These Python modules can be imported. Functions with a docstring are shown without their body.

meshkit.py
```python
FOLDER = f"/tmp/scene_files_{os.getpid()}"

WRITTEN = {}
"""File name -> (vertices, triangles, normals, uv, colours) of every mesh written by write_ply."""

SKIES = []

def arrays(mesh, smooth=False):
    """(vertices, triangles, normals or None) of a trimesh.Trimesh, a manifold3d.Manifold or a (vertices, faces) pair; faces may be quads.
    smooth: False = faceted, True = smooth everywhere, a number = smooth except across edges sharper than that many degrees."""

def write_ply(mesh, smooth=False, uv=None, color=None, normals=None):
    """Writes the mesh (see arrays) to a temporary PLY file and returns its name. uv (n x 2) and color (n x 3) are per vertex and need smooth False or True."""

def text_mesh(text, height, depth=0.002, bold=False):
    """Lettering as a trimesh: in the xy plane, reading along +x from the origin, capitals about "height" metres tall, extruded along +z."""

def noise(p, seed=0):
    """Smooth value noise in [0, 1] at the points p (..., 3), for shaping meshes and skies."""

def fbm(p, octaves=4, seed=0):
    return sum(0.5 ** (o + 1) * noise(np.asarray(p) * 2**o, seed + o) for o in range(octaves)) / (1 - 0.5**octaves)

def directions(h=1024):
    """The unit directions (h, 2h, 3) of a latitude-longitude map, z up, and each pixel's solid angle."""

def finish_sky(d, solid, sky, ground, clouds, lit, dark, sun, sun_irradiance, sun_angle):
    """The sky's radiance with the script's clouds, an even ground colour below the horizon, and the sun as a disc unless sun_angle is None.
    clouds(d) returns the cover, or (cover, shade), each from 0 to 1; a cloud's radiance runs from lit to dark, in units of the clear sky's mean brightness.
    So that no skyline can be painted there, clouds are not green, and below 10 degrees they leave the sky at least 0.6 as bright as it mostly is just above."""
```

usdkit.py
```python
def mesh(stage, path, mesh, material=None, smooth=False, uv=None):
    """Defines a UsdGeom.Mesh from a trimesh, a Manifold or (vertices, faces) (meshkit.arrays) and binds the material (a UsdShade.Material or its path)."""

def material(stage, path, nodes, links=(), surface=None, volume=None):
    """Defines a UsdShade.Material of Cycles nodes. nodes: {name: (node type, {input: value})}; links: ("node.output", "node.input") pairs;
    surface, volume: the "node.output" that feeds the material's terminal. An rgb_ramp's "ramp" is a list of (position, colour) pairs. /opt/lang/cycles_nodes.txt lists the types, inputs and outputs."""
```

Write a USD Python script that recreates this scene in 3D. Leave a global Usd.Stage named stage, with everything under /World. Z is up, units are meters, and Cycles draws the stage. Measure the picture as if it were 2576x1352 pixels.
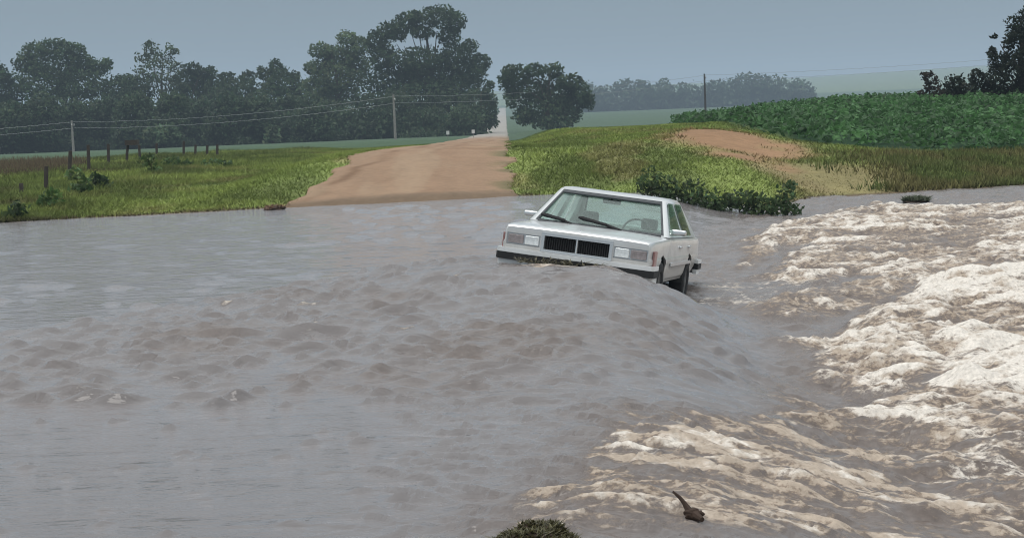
import math
import numpy as np
import trimesh
import shapely
import manifold3d as m3
import usdkit
import meshkit
from meshkit import noise, fbm
from pxr import Gf, Sdf, Usd, UsdGeom, UsdLux, UsdShade, Vt

stage = Usd.Stage.CreateInMemory()
UsdGeom.SetStageUpAxis(stage, UsdGeom.Tokens.z)
UsdGeom.SetStageMetersPerUnit(stage, 1.0)
UsdGeom.Xform.Define(stage, '/World')
UsdGeom.Scope.Define(stage, '/World/Looks')
rng = np.random.default_rng(11)

# ------------------------------------------------------------------ camera
F, CX, CY, EYE = 4083.0, 1287.5, 676.0, 1.9          # measured on a 2575 px wide print of the photograph
ROLL, PITCH = math.radians(2.3), math.atan((676 - 315) / 4083.0)
FWD = np.array([0, math.cos(PITCH), -math.sin(PITCH)])
_r0 = np.array([1.0, 0, 0]); _u0 = np.cross(_r0, FWD)
RIGHT = math.cos(ROLL) * _r0 - math.sin(ROLL) * _u0
UP = math.sin(ROLL) * _r0 + math.cos(ROLL) * _u0
cam = UsdGeom.Camera.Define(stage, '/World/camera')
m = Gf.Matrix4d(1.0)
m.SetRow(0, Gf.Vec4d(*RIGHT, 0)); m.SetRow(1, Gf.Vec4d(*UP, 0)); m.SetRow(2, Gf.Vec4d(*(-FWD), 0)); m.SetRow(3, Gf.Vec4d(0, 0, EYE, 1))
cam.AddTransformOp().Set(m)
cam.CreateHorizontalApertureAttr(36.0); cam.CreateVerticalApertureAttr(36.0 * 537 / 1024)
cam.CreateFocalLengthAttr(36.0 * F / 2575)
cam.CreateClippingRangeAttr(Gf.Vec2f(0.1, 20000))
cam.CreateExposureAttr(0.0)

# ------------------------------------------------------------------ sky and sun (thick summer overcast)
SUN = np.array([-0.28, -0.22, 0.93]); SUN /= np.linalg.norm(SUN)
dome = UsdLux.DomeLight.Define(stage, '/World/sky')
STR = 0.10
sky = usdkit.material(stage, '/World/Looks/overcast_sky', {
    'co': ('texture_coordinate', {}),
    'sep': ('separate_xyz', {}),
    'sky': ('sky_texture', {'sky_type': 'single_scattering', 'sun_disc': False, 'sun_elevation': float(math.asin(SUN[2])), 'sun_rotation': float(math.atan2(SUN[0], SUN[1]))}),
    'el': ('map_range', {'range_type': 'linear', 'from_min': 0.0, 'from_max': 1.0, 'to_min': 0.0, 'to_max': 1.0, 'clamp': True}),
    'ramp': ('rgb_ramp', {'ramp': [(0.0, (1.80, 2.22, 2.53)), (0.08, (1.92, 2.38, 2.72)), (0.16, (3.4, 3.95, 4.35)), (0.28, (5.6, 6.1, 6.4)), (0.5, (8.4, 8.9, 9.1)), (1.0, (12.8, 13.2, 13.2))]}),
    'mp': ('mapping', {'scale': (2.0, 2.0, 5.0)}),
    'n': ('noise_texture', {'scale': 1.6, 'detail': 4.0, 'roughness': 0.5}),
    'nr': ('map_range', {'from_min': 0.25, 'from_max': 0.75, 'to_min': 0.95, 'to_max': 1.05}),
    'mul': ('vector_math', {'math_type': 'scale'}),
    'mix': ('mix_color', {'fac': 0.96}),
    'bg': ('background_shader', {'strength': STR})},
    [('co.generated', 'sep.vector'), ('sep.z', 'el.value'), ('el.result', 'ramp.fac'), ('co.generated', 'mp.vector'), ('mp.vector', 'n.vector'), ('n.fac', 'nr.value'),
     ('ramp.color', 'mul.vector1'), ('nr.result', 'mul.scale'), ('sky.color', 'mix.a'), ('mul.vector', 'mix.b'), ('mix.result', 'bg.color')], surface='bg.background')
UsdShade.MaterialBindingAPI.Apply(dome.GetPrim()).Bind(sky)
dome.GetPrim().SetCustomDataByKey('kind', 'structure')
sun = UsdLux.DistantLight.Define(stage, '/World/sun')
sun.CreateNormalizeAttr(True); sun.CreateIntensityAttr(0.35); sun.CreateAngleAttr(40.0); sun.CreateColorAttr(Gf.Vec3f(1.0, 0.97, 0.92))
_z = Gf.Vec3d(*SUN)
sun.AddTransformOp().Set(Gf.Matrix4d(1).SetRotate(Gf.Rotation(Gf.Vec3d(0, 0, 1), _z)))


# ------------------------------------------------------------------ helpers
def proj(P):
    q = np.asarray(P, float) - [0, 0, EYE]
    d = q @ FWD
    return np.stack([CX + F * (q @ RIGHT) / d, CY - F * (q @ UP) / d], -1)


def ray(px, py):
    return (px - CX) / F * RIGHT - (py - CY) / F * UP + FWD


def at_z(px, py, z):
    d = ray(px, py)
    return np.array([0, 0, EYE]) + (z - EYE) / d[2] * d


def at_d(px, py, y):
    d = ray(px, py)
    return np.array([0, 0, EYE]) + y / d[1] * d


used = {}


def path_of(name, parent=None):
    base = f'{parent}/{name}' if parent else f'/World/{name}'
    k = used.get(base, 0)
    used[base] = k + 1
    return base if k == 0 else f'{base}_{k:03d}'


def tag(prim, label=None, cat=None, group=None, kind=None):
    for k, v in (('label', label), ('category', cat), ('group', group), ('kind', kind)):
        if v:
            prim.SetCustomDataByKey(k, v)
    return prim


def obj(name, mesh, mat, parent=None, smooth=False, tint=None, extra=None):
    """One Mesh prim; tint: per vertex colours (then no smoothing split); extra: {name: per-vertex floats}."""
    p = path_of(name, parent)
    if tint is not None or extra:
        v, f = mesh[:2] if isinstance(mesh, tuple) else (np.array(mesh.vertices), np.array(mesh.faces))
        g = usdkit.mesh(stage, p, (v, f), mat, smooth=smooth)
        api = UsdGeom.PrimvarsAPI(g)
        if tint is not None:
            api.CreatePrimvar('tint', Sdf.ValueTypeNames.Color3fArray, 'vertex').Set(Vt.Vec3fArray.FromNumpy(np.ascontiguousarray(tint, np.float32)))
        for k, a in (extra or {}).items():
            api.CreatePrimvar(k, Sdf.ValueTypeNames.FloatArray, 'vertex').Set(Vt.FloatArray.FromNumpy(np.ascontiguousarray(a, np.float32)))
    else:
        g = usdkit.mesh(stage, p, mesh, mat, smooth=smooth)
    return g.GetPrim()


def thing(name, label, cat, loc=(0, 0, 0), group=None, matrix=None):
    p = path_of(name)
    x = UsdGeom.Xform.Define(stage, p)
    if matrix is not None:
        x.AddTransformOp().Set(matrix)
    else:
        x.AddTranslateOp().Set(Gf.Vec3d(*map(float, loc)))
    tag(x.GetPrim(), label, cat, group)
    return p


def smooth01(a, b, x):
    t = np.clip((np.asarray(x, float) - a) / (b - a), 0, 1)
    return t * t * (3 - 2 * t)


def n2(x, y, sx, sy, seed=0, octv=1, ang=0.0):
    c, s = math.cos(ang), math.sin(ang)
    P = np.stack([(c * x + s * y) * sx, (-s * x + c * y) * sy, np.zeros_like(x) + 7.3], -1)
    return noise(P, seed) if octv == 1 else fbm(P, octv, seed)


def tube(pts, radii, sides=7):
    """Closed tapered tube along a polyline."""
    p = np.asarray(pts, float)
    r = np.broadcast_to(np.asarray(radii, float), (len(p),))
    t = np.gradient(p, axis=0); t /= np.linalg.norm(t, axis=1, keepdims=True) + 1e-12
    ref = np.where(np.abs(t[:, 2:3]) < 0.9, [[0, 0, 1.0]], [[1.0, 0, 0]])
    a = np.cross(t, ref); a /= np.linalg.norm(a, axis=1, keepdims=True) + 1e-12
    b = np.cross(t, a)
    ang = np.arange(sides) * 2 * np.pi / sides
    v = p[:, None] + r[:, None, None] * (np.cos(ang)[None, :, None] * a[:, None] + np.sin(ang)[None, :, None] * b[:, None])
    n = len(p)
    i, j = np.meshgrid(np.arange(n - 1), np.arange(sides), indexing='ij')
    q = np.stack([i * sides + j, i * sides + (j + 1) % sides, (i + 1) * sides + (j + 1) % sides, (i + 1) * sides + j], -1).reshape(-1, 4)
    f = np.vstack([q[:, [0, 1, 2]], q[:, [0, 2, 3]]])
    v = np.vstack([v.reshape(-1, 3), p[0], p[-1]])
    k = np.arange(sides)
    f = np.vstack([f, np.stack([np.full(sides, n * sides), (k + 1) % sides, k], 1), np.stack([np.full(sides, n * sides + 1), (n - 1) * sides + k, (n - 1) * sides + (k + 1) % sides], 1)])
    return trimesh.Trimesh(v, f, process=False)


def join(*ms):
    return trimesh.util.concatenate([x for x in ms if x is not None])


def grid_faces(r, c):
    i, j = np.meshgrid(np.arange(r - 1), np.arange(c - 1), indexing='ij')
    a = i * c + j
    return np.vstack([np.stack([a, a + 1, a + c + 1], -1).reshape(-1, 3), np.stack([a, a + c + 1, a + c], -1).reshape(-1, 3)])


# ------------------------------------------------------------------ materials
def simple(name, color, rough=0.6, metallic=0.0, var=0.12, scale=6.0, bump=0.0, spec=0.5, **kw):
    c = np.array(color, float)
    return usdkit.material(stage, f'/World/Looks/{name}', {
        'co': ('texture_coordinate', {}),
        'n': ('noise_texture', {'scale': scale, 'detail': 4.0, 'roughness': 0.6}),
        'r': ('rgb_ramp', {'ramp': [(0.25, tuple(c * (1 - var))), (0.75, tuple(np.minimum(c * (1 + var), 1)))]}),
        'b': ('bump', {'strength': bump, 'distance': 0.02}),
        'p': ('principled_bsdf', {'roughness': rough, 'metallic': metallic, 'specular_ior_level': spec, **kw})},
        [('co.object', 'n.vector'), ('n.fac', 'r.fac'), ('r.color', 'p.base_color'), ('n.fac', 'b.height')] + ([('b.normal', 'p.normal')] if bump else []), surface='p.BSDF')


def leaf_material(name, translucent=0.3, rough=0.55, spec=0.25):
    return usdkit.material(stage, f'/World/Looks/{name}', {
        'a': ('attribute', {'attribute': 'tint'}),
        'p': ('principled_bsdf', {'roughness': rough, 'specular_ior_level': spec}),
        't': ('translucent_bsdf', {}),
        'm': ('mix_closure', {'fac': translucent})},
        [('a.color', 'p.base_color'), ('a.color', 't.color'), ('p.BSDF', 'm.closure1'), ('t.BSDF', 'm.closure2')], surface='m.closure')


def soil_material(name, scale, lo, hi, bump, rough=0.9):
    """Tint of the sheet times two noises, with relief."""
    return usdkit.material(stage, f'/World/Looks/{name}', {
        'a': ('attribute', {'attribute': 'tint'}),
        'g': ('geometry', {}),
        'n1': ('noise_texture', {'scale': scale, 'detail': 6.0, 'roughness': 0.65}),
        'n2': ('noise_texture', {'scale': scale * 0.12, 'detail': 3.0}),
        'ad': ('math', {'math_type': 'multiply_add', 'value2': 0.6}),
        'n2s': ('math', {'math_type': 'multiply', 'value2': 0.4}),
        'r': ('map_range', {'from_min': 0.3, 'from_max': 0.7, 'to_min': lo, 'to_max': hi}),
        's': ('vector_math', {'math_type': 'scale'}),
        'b': ('bump', {'strength': 0.6, 'distance': bump}),
        'p': ('principled_bsdf', {'roughness': rough, 'specular_ior_level': 0.2})},
        [('g.position', 'n1.vector'), ('g.position', 'n2.vector'), ('n2.fac', 'n2s.value1'), ('n1.fac', 'ad.value1'), ('n2s.value', 'ad.value3'), ('ad.value', 'r.value'),
         ('a.color', 's.vector1'), ('r.result', 's.scale'), ('s.vector', 'p.base_color'), ('n1.fac', 'b.height'), ('b.normal', 'p.normal')], surface='p.BSDF')


M = {}
M['ground'] = soil_material('meadow_soil', 2.2, 0.72, 1.3, 0.08)
M['road'] = soil_material('gravel', 5.0, 0.82, 1.18, 0.03)
M['leaf'] = leaf_material('tree_leaf', 0.25)
M['grassblade'] = leaf_material('grass_blade', 0.35, 0.6, 0.15)
M['crop'] = leaf_material('crop_leaf', 0.3, 0.5, 0.25)
M['bark'] = simple('bark', (0.07, 0.055, 0.045), 0.9, var=0.3, scale=3, bump=0.6, spec=0.2)
M['post'] = simple('fence_wood', (0.05, 0.042, 0.036), 0.9, var=0.3, scale=9, bump=0.5, spec=0.2)
M['polewood'] = simple('pole_wood', (0.20, 0.19, 0.17), 0.85, var=0.2, scale=4, bump=0.4, spec=0.2)
M['wire'] = simple('wire_metal', (0.28, 0.29, 0.29), 0.5, 0.3)
M['ceramic'] = simple('ceramic', (0.5, 0.5, 0.48), 0.3)
M['signface'] = simple('sign_white', (0.5, 0.5, 0.48), 0.5, var=0.05)
M['paint'] = usdkit.material(stage, '/World/Looks/silver_paint', {
    'co': ('texture_coordinate', {}), 'sx': ('separate_xyz', {}),
    'n': ('noise_texture', {'scale': 2.5, 'detail': 5.0, 'roughness': 0.65}),
    'ad': ('math', {'math_type': 'multiply_add', 'value2': 0.5}),
    'dr': ('map_range', {'from_min': 0.76, 'from_max': 1.12, 'to_min': 0.6, 'to_max': 0.0, 'clamp': True}),
    'c': ('mix_color', {'a': (0.68, 0.69, 0.69), 'b': (0.25, 0.21, 0.17)}),
    'ro': ('map_range', {'from_min': 0.0, 'from_max': 0.5, 'to_min': 0.32, 'to_max': 0.6, 'clamp': True}),
    'p': ('principled_bsdf', {'metallic': 0.55, 'coat_weight': 0.5, 'coat_roughness': 0.08})},
    [('co.object', 'n.vector'), ('co.object', 'sx.vector'), ('n.fac', 'ad.value1'), ('sx.z', 'ad.value3'), ('ad.value', 'dr.value'), ('dr.result', 'c.fac'), ('dr.result', 'ro.value'),
     ('c.result', 'p.base_color'), ('ro.result', 'p.roughness')], surface='p.BSDF')
M['chrome'] = simple('chrome', (0.72, 0.73, 0.74), 0.22, 0.85, var=0.05)
M['bumper'] = simple('bumper_alloy', (0.70, 0.71, 0.71), 0.35, 0.3, var=0.05)
M['rimsteel'] = simple('rim_steel', (.10, .10, .10), 0.5, 0.5)
M['rubber'] = simple('black_rubber', (0.008, 0.008, 0.009), 0.75, var=0.2)
M['darkplastic'] = simple('dark_plastic', (0.02, 0.02, 0.02), 0.5, var=0.2)
M['seal'] = simple('seal_grey', (0.04, 0.045, 0.05), 0.45, var=0.1)
M['grille'] = simple('grille_black', (0.012, 0.011, 0.012), 0.5, var=0.2)
M['lamp'] = simple('lamp_lens', (0.72, 0.74, 0.74), 0.12, 0.3, var=0.2, scale=30)
M['turnlens'] = simple('turn_lens', (0.26, 0.23, 0.23), 0.2, 0.1, var=0.3, scale=25)
M['amber'] = simple('amber_lens', (0.26, 0.14, 0.13), 0.3, var=0.1)
M['redlens'] = simple('red_lens', (0.3, 0.02, 0.02), 0.25, var=0.1)
M['seatcloth'] = simple('seat_cloth', (0.20, 0.21, 0.20), 0.85, var=0.12, scale=12)
M['dash'] = simple('dash_vinyl', (0.05, 0.06, 0.06), 0.6, var=0.1)
M['glass'] = usdkit.material(stage, '/World/Looks/tinted_glass', {
    't': ('transparent_bsdf', {'color': (0.88, 0.96, 0.93)}), 'g': ('glossy_bsdf', {'color': (0.9, 0.95, 0.93), 'roughness': 0.03}), 'lw': ('layer_weight', {'blend': 0.5}),
    'pw': ('math', {'math_type': 'power', 'value2': 4.0}), 'fr': ('math', {'math_type': 'multiply_add', 'value2': 0.85, 'value3': 0.05}),
    'm': ('mix_closure', {})}, [('lw.facing', 'pw.value1'), ('pw.value', 'fr.value1'), ('fr.value', 'm.fac'), ('t.BSDF', 'm.closure1'), ('g.BSDF', 'm.closure2')], surface='m.closure')
M['water'] = usdkit.material(stage, '/World/Looks/flood_water', {
    'fo': ('attribute', {'attribute': 'foam'}),
    'ch': ('attribute', {'attribute': 'chop'}),
    'g': ('geometry', {}),
    # foam: patchy, flow-stretched
    'mp': ('mapping', {'scale': (3.2, 5.0, 5.0), 'rotation': (0, 0, 0.15)}),
    'nf': ('noise_texture', {'scale': 3.6, 'detail': 8.0, 'roughness': 0.70, 'distortion': 0.15}),
    'fx': ('math', {'math_type': 'multiply_add', 'value2': 4.2, 'value3': -2.1}),
    'fa': ('math', {'math_type': 'add'}),
    'fr': ('map_range', {'range_type': 'smoothstep', 'from_min': 0.14, 'from_max': 0.98, 'to_min': 0.0, 'to_max': 1.0, 'clamp': True}),
    'fg': ('math', {'math_type': 'multiply', 'use_clamp': True}),
    'fgate': ('map_range', {'range_type': 'smoothstep', 'from_min': 0.02, 'from_max': 0.2, 'to_min': 0.0, 'to_max': 1.0, 'clamp': True}),
    'col': ('rgb_ramp', {'ramp': [(0.0, (0.135, 0.100, 0.080)), (0.25, (0.165, 0.122, 0.092)), (0.6, (0.31, 0.238, 0.178)), (1.0, (0.50, 0.41, 0.325))]}),
    'wh': ('attribute', {'attribute': 'white'}),
    'tu': ('attribute', {'attribute': 'churn'}),
    'tum': ('math', {'math_type': 'multiply', 'value2': 0.85, 'use_clamp': True}),
    'colt': ('mix_color', {'a': (0.143, 0.130, 0.130)}),
    'rot': ('math', {'math_type': 'multiply_add', 'value2': 0.22}),
    'ng': ('noise_texture', {'scale': 22.0, 'detail': 4.0, 'roughness': 0.7}),
    'ngr': ('map_range', {'from_min': 0.3, 'from_max': 0.7, 'to_min': 0.72, 'to_max': 1.16}),
    'ngm': ('mix_float', {'a': 1.0}),
    'cols': ('vector_math', {'math_type': 'scale'}),
    'nw': ('noise_texture', {'scale': 3.5, 'detail': 7.0, 'roughness': 0.7}),
    'wx': ('math', {'math_type': 'multiply_add', 'value2': 3.4, 'value3': -1.7}),
    'wa': ('math', {'math_type': 'add'}),
    'wr': ('map_range', {'range_type': 'smoothstep', 'from_min': 0.2, 'from_max': 0.9, 'to_min': 0.0, 'to_max': 1.0, 'clamp': True}),
    'wm': ('math', {'math_type': 'multiply', 'use_clamp': True}),
    'colw': ('mix_color', {'b': (0.73, 0.675, 0.61)}),
    'ro': ('map_range', {'from_min': 0.0, 'from_max': 0.6, 'to_min': 0.06, 'to_max': 0.75, 'clamp': True}),
    # ripples
    'm2': ('mapping', {'scale': (3.0, 7.0, 3.0)}),
    'n2': ('noise_texture', {'scale': 1.0, 'detail': 4.0, 'roughness': 0.55}),
    'bs': ('map_range', {'from_min': 0.0, 'from_max': 1.0, 'to_min': 0.48, 'to_max': 0.16, 'clamp': True}),
    'hb': ('math', {'math_type': 'multiply_add', 'value2': 0.8}),
    'hf': ('math', {'math_type': 'multiply'}),
    'b': ('bump', {'distance': 0.08}),
    'p': ('principled_bsdf', {'ior': 1.5})},
    [('g.position', 'mp.vector'), ('mp.vector', 'nf.vector'), ('nf.fac', 'fx.value1'), ('fx.value', 'fa.value1'), ('fo.fac', 'fa.value2'), ('fa.value', 'fr.value'),
     ('fo.fac', 'fgate.value'), ('fr.result', 'fg.value1'), ('fgate.result', 'fg.value2'), ('fg.value', 'col.fac'), ('fg.value', 'ro.value'),
     ('g.position', 'nw.vector'), ('nw.fac', 'wx.value1'), ('wx.value', 'wa.value1'), ('wh.fac', 'wa.value2'), ('wa.value', 'wr.value'), ('wr.result', 'wm.value1'), ('fg.value', 'wm.value2'), ('wm.value', 'colw.fac'), ('tu.fac', 'tum.value1'), ('tum.value', 'colt.fac'), ('col.color', 'colt.b'), ('colt.result', 'colw.a'), ('g.position', 'ng.vector'), ('ng.fac', 'ngr.value'), ('tu.fac', 'ngm.fac'), ('ngr.result', 'ngm.b'), ('colw.result', 'cols.vector1'), ('ngm.result', 'cols.scale'), ('cols.vector', 'p.base_color'), ('tu.fac', 'rot.value1'), ('ro.result', 'rot.value3'), ('rot.value', 'p.roughness'), ('g.position', 'm2.vector'), ('m2.vector', 'n2.vector'), ('nf.fac', 'hf.value1'), ('fgate.result', 'hf.value2'), ('hf.value', 'hb.value1'), ('n2.fac', 'hb.value3'), ('hb.value', 'b.height'), ('ch.fac', 'bs.value'), ('bs.result', 'b.strength'),
     ('b.normal', 'p.normal')], surface='p.BSDF')

# ------------------------------------------------------------------ terrain
SHX = [-60, -20, -12.7, -6, 0, 2.0, 3.6, 5.0, 7.0, 8.5, 15.3, 30, 60]
SHY = [39, 39.5, 40.2, 42.2, 43.8, 43.0, 40.6, 41.0, 43.0, 45.8, 48.5, 51, 53]
LEFT = ([0, 4, 8, 13, 21, 35, 50, 70, 110, 260], [0, .14, .25, .34, .50, .68, .74, .70, .6, .4])
ROAD = ([0, 4, 8, 11, 14, 30, 52, 100, 156, 260], [0, .38, .78, 1.0, 1.1, 1.04, .84, .66, .45, .4])
RGHT = ([0, 1.6, 4, 8, 15, 30, 55, 100, 260], [-.5, .0, .3, .6, 1.05, 1.5, 1.5, 1.2, .8])
RFAR = ([0, 4, 8, 14, 27, 40, 60, 110, 260], [-.5, .05, .5, .95, 1.72, 2.12, 2.25, 1.6, .8])
FARY, FARZ = [0, 260, 300, 500, 800, 1000, 1200, 2000, 2500, 3000, 6000], [0, 0, 0.2, 2.2, 6.0, 7.3, 12, 35, 54, 56, 40]
ROAD_L, ROAD_R = -5.15, 0.12


def shore(x):
    return np.interp(x, SHX, SHY)


def ground_z(x, y):
    x = np.asarray(x, float); y = np.asarray(y, float)
    t = y - shore(x)
    zl, zr, zg, zf = (np.interp(t, *c) for c in (LEFT, ROAD, RGHT, RFAR))
    wl = smooth01(ROAD_L - 0.3, ROAD_L - 4.5, x)
    wr = smooth01(ROAD_R + 0.2, ROAD_R + 3.2, x)
    a = x / np.maximum(y, 1)
    wf = smooth01(0.09, 0.22, a)
    z = zr * (1 - wl - wr) + zl * wl + wr * (zg * (1 - wf) + zf * wf)
    # dirt bank at the field corner
    z = z + 0.35 * np.exp(-((x - 7.4) / 2.2) ** 2 - ((y - 60) / 4.5) ** 2)
    far = np.interp(y, FARY, FARZ) + 10 * smooth01(0.12, 0.35, a) * smooth01(1200, 2600, y)
    near = smooth01(420, 230, y)
    z = z * near + (0.5 + far) * (1 - near)
    z = z + (n2(x, y, .35, .35, 3, 3) - .5) * .16 * smooth01(0.5, 6, t) * (1 - .8 * (1 - wl - wr)) * near
    # river bed, and the near bank the photographer stands on
    bed = np.where(t < 0, np.maximum(-1.7, t * 0.30), 0) - 0.02
    z = np.where(t < 0, bed + np.minimum(z, 0) * 1.0, z)
    nb = smooth01(4.0, 1.0, y)
    return z * (1 - nb) + nb * (0.30)


C_GRASS, C_GRASS2, C_DIRT, C_TAN, C_CROP, C_FAR, C_FAR2 = map(np.array, ((.225, .275, .078), (.14, .175, .052), (.27, .16, .088), (.24, .19, .095), (.018, .05, .018), (.065, .105, .062), (.14, .185, .11)))


def blend(c, d, w):
    return c * (1 - w[..., None]) + d * w[..., None]


def field_w(x, y):
    """1 inside the crop field on the right."""
    e = n2(x, y, .25, .25, 21, 2) * 3 - 1.5
    low = 61.5 + e + 0.0 * x                              # near edge of the field
    inx = smooth01(0, 2.0, x - (9.0 + (y - 60) * .02) + e * .5)
    return inx * smooth01(0, 2.0, y - np.interp(x, [8, 10, 13, 17, 40], [64, 60, 55.2, 53.2, 54.5]) + e * .6)


def dirt_w(x, y):
    e = n2(x, y, .8, .5, 25, 3) - .5
    d1 = smooth01(1.5, .55, np.hypot((x - 7.4) / 2.2, (y - 57.0) / 5.0) + 2.2 * e)
    return d1 * (1 - field_w(x, y))


def tan_w(x, y):
    e = n2(x, y, .6, .4, 27, 3) - .5
    return smooth01(1.3, .6, np.hypot((x - 10.3) / 3.0, (y - 49.0) / 3.2) + e) * .85


def ground_tint(x, y):
    sp = n2(x, y, .3, .12, 31, 3)[..., None]
    c = C_GRASS * (0.8 + .5 * sp) + np.array([.03, 0, 0]) * (sp - .5)
    c = blend(c, C_GRASS2, smooth01(.47, .62, n2(x, y, .45, .22, 33, 3)) * .85)
    c = blend(c, np.array([.26, .22, .10]), smooth01(.56, .68, n2(x, y, .6, .3, 34, 3)) * .55)
    c = blend(c, np.array([.10, .13, .04]), smooth01(.42, .64, n2(x, y, .4, .4, 35, 3)) * smooth01(-8.5, -14, x) * .75)
    c = blend(c, C_TAN, tan_w(x, y))
    c = blend(c, C_DIRT, dirt_w(x, y))
    c = blend(c, C_CROP, field_w(x, y))
    c = blend(c, C_CROP * np.array([3.0, 1.9, 2.6]), smooth01(105, 125, y) * (x < -6))
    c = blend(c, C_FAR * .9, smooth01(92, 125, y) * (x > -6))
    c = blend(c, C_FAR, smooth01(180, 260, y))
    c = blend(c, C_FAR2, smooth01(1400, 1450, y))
    mud = smooth01(.45, .05, y - shore(x))
    return blend(c, np.array([.13, .095, .065]), mud)


xs_in = np.arange(-30, 34, 0.2)
grow = [0.25]
while sum(grow) < 2600:
    grow.append(grow[-1] * 1.06)
g = np.cumsum(grow)
gx = np.concatenate([-30 - g[::-1], xs_in, 33.8 + g])
gy = np.concatenate([np.arange(-40, 34, 2.0), np.arange(34, 92, 0.22), 92 * np.cumprod(np.full(300, 1.0125))])
X, Y = np.meshgrid(gx, gy)
Z = ground_z(X, Y)
V = np.stack([X, Y, Z], -1).reshape(-1, 3)
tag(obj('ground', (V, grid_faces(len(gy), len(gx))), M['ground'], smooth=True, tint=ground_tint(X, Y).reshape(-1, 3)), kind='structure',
    label='grassy river bank, fields and hills beyond the flood')

# gravel road: its own sheet, a little proud of the ground
ry = np.concatenate([np.arange(37, 75, 0.2), 75 * np.cumprod(np.full(230, 1.0125))])
rx = np.linspace(0, 1, 56)
X, Y = np.meshgrid(rx, ry)
wl = (n2(np.full_like(ry, 3.1), ry, 1, .35, 41, 3) - .5) * 1.1 + (n2(np.full_like(ry, 3.1), ry, 1, 1.9, 44, 2) - .5) * .4
wr = (n2(np.full_like(ry, 9.1), ry, 1, .5, 42, 3) - .5) * 0.7 + (n2(np.full_like(ry, 9.1), ry, 1, 2.1, 45, 2) - .5) * .5
edge_l = ROAD_L + wl - 0.6 * smooth01(52, 40, ry)
edge_r = ROAD_R + wr
XX = edge_l[:, None] + (edge_r - edge_l)[:, None] * X
crown = 0.035 + 0.07 * (1 - (2 * X - 1) ** 2) + 0.0002 * Y
ZZ = ground_z(XX, Y) + crown - 0.10 * (np.abs(2 * X - 1) > .985) + (n2(XX, Y, .7, .25, 47, 3) - .5) * .07
sp = n2(XX, Y, 1.1, .12, 48, 3)[..., None]
rc = np.array([.285, .187, .120]) * (0.86 + .3 * sp)
track = np.exp(-((X - .30) / .06) ** 2) + np.exp(-((X - .62) / .07) ** 2)
rc = blend(rc, np.array([.24, .145, .09]), .8 * track * n2(XX, Y, .8, .1, 49, 2))
rut = smooth01(.55, .72, n2(XX, Y, .25, .5, 53, 3)) * smooth01(50, 54, Y) * smooth01(70, 58, Y)
rc = blend(rc, np.array([.22, .135, .08]), .6 * rut)
c1 = np.interp(Y, [46, 50, 54, 70, 150], [.08, .15, .26, .42, .60])
pt = n2(XX, Y, .6, .12, 194, 3)
rc = blend(rc, np.array([.17, .10, .058]), .9 * (np.exp(-((X - c1) / .035) ** 2) + .8 * np.exp(-((X - c1 - .26) / .03) ** 2) + .6 * np.exp(-((X - .57) / .03) ** 2) * smooth01(52, 47, Y)) * smooth01(.25, .6, pt))
rc = blend(rc, np.array([.33, .24, .16]), .5 * smooth01(.5, .7, n2(XX, Y, 1.5, .2, 195, 3)))
rc = blend(rc, np.array([.13, .12, .055]), .8 * smooth01(.84, .97, X) * smooth01(.42, .62, n2(XX, Y, 1.2, 1.0, 402, 3)))
rc = blend(rc, np.array([.17, .12, .08]), smooth01(1.1, .1, Y - shore(XX) + 1.6 * (n2(XX, Y, .8, .8, 302, 3) - .5)))
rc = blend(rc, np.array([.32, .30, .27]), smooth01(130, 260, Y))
V = np.stack([XX, Y, ZZ], -1).reshape(-1, 3)
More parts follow.
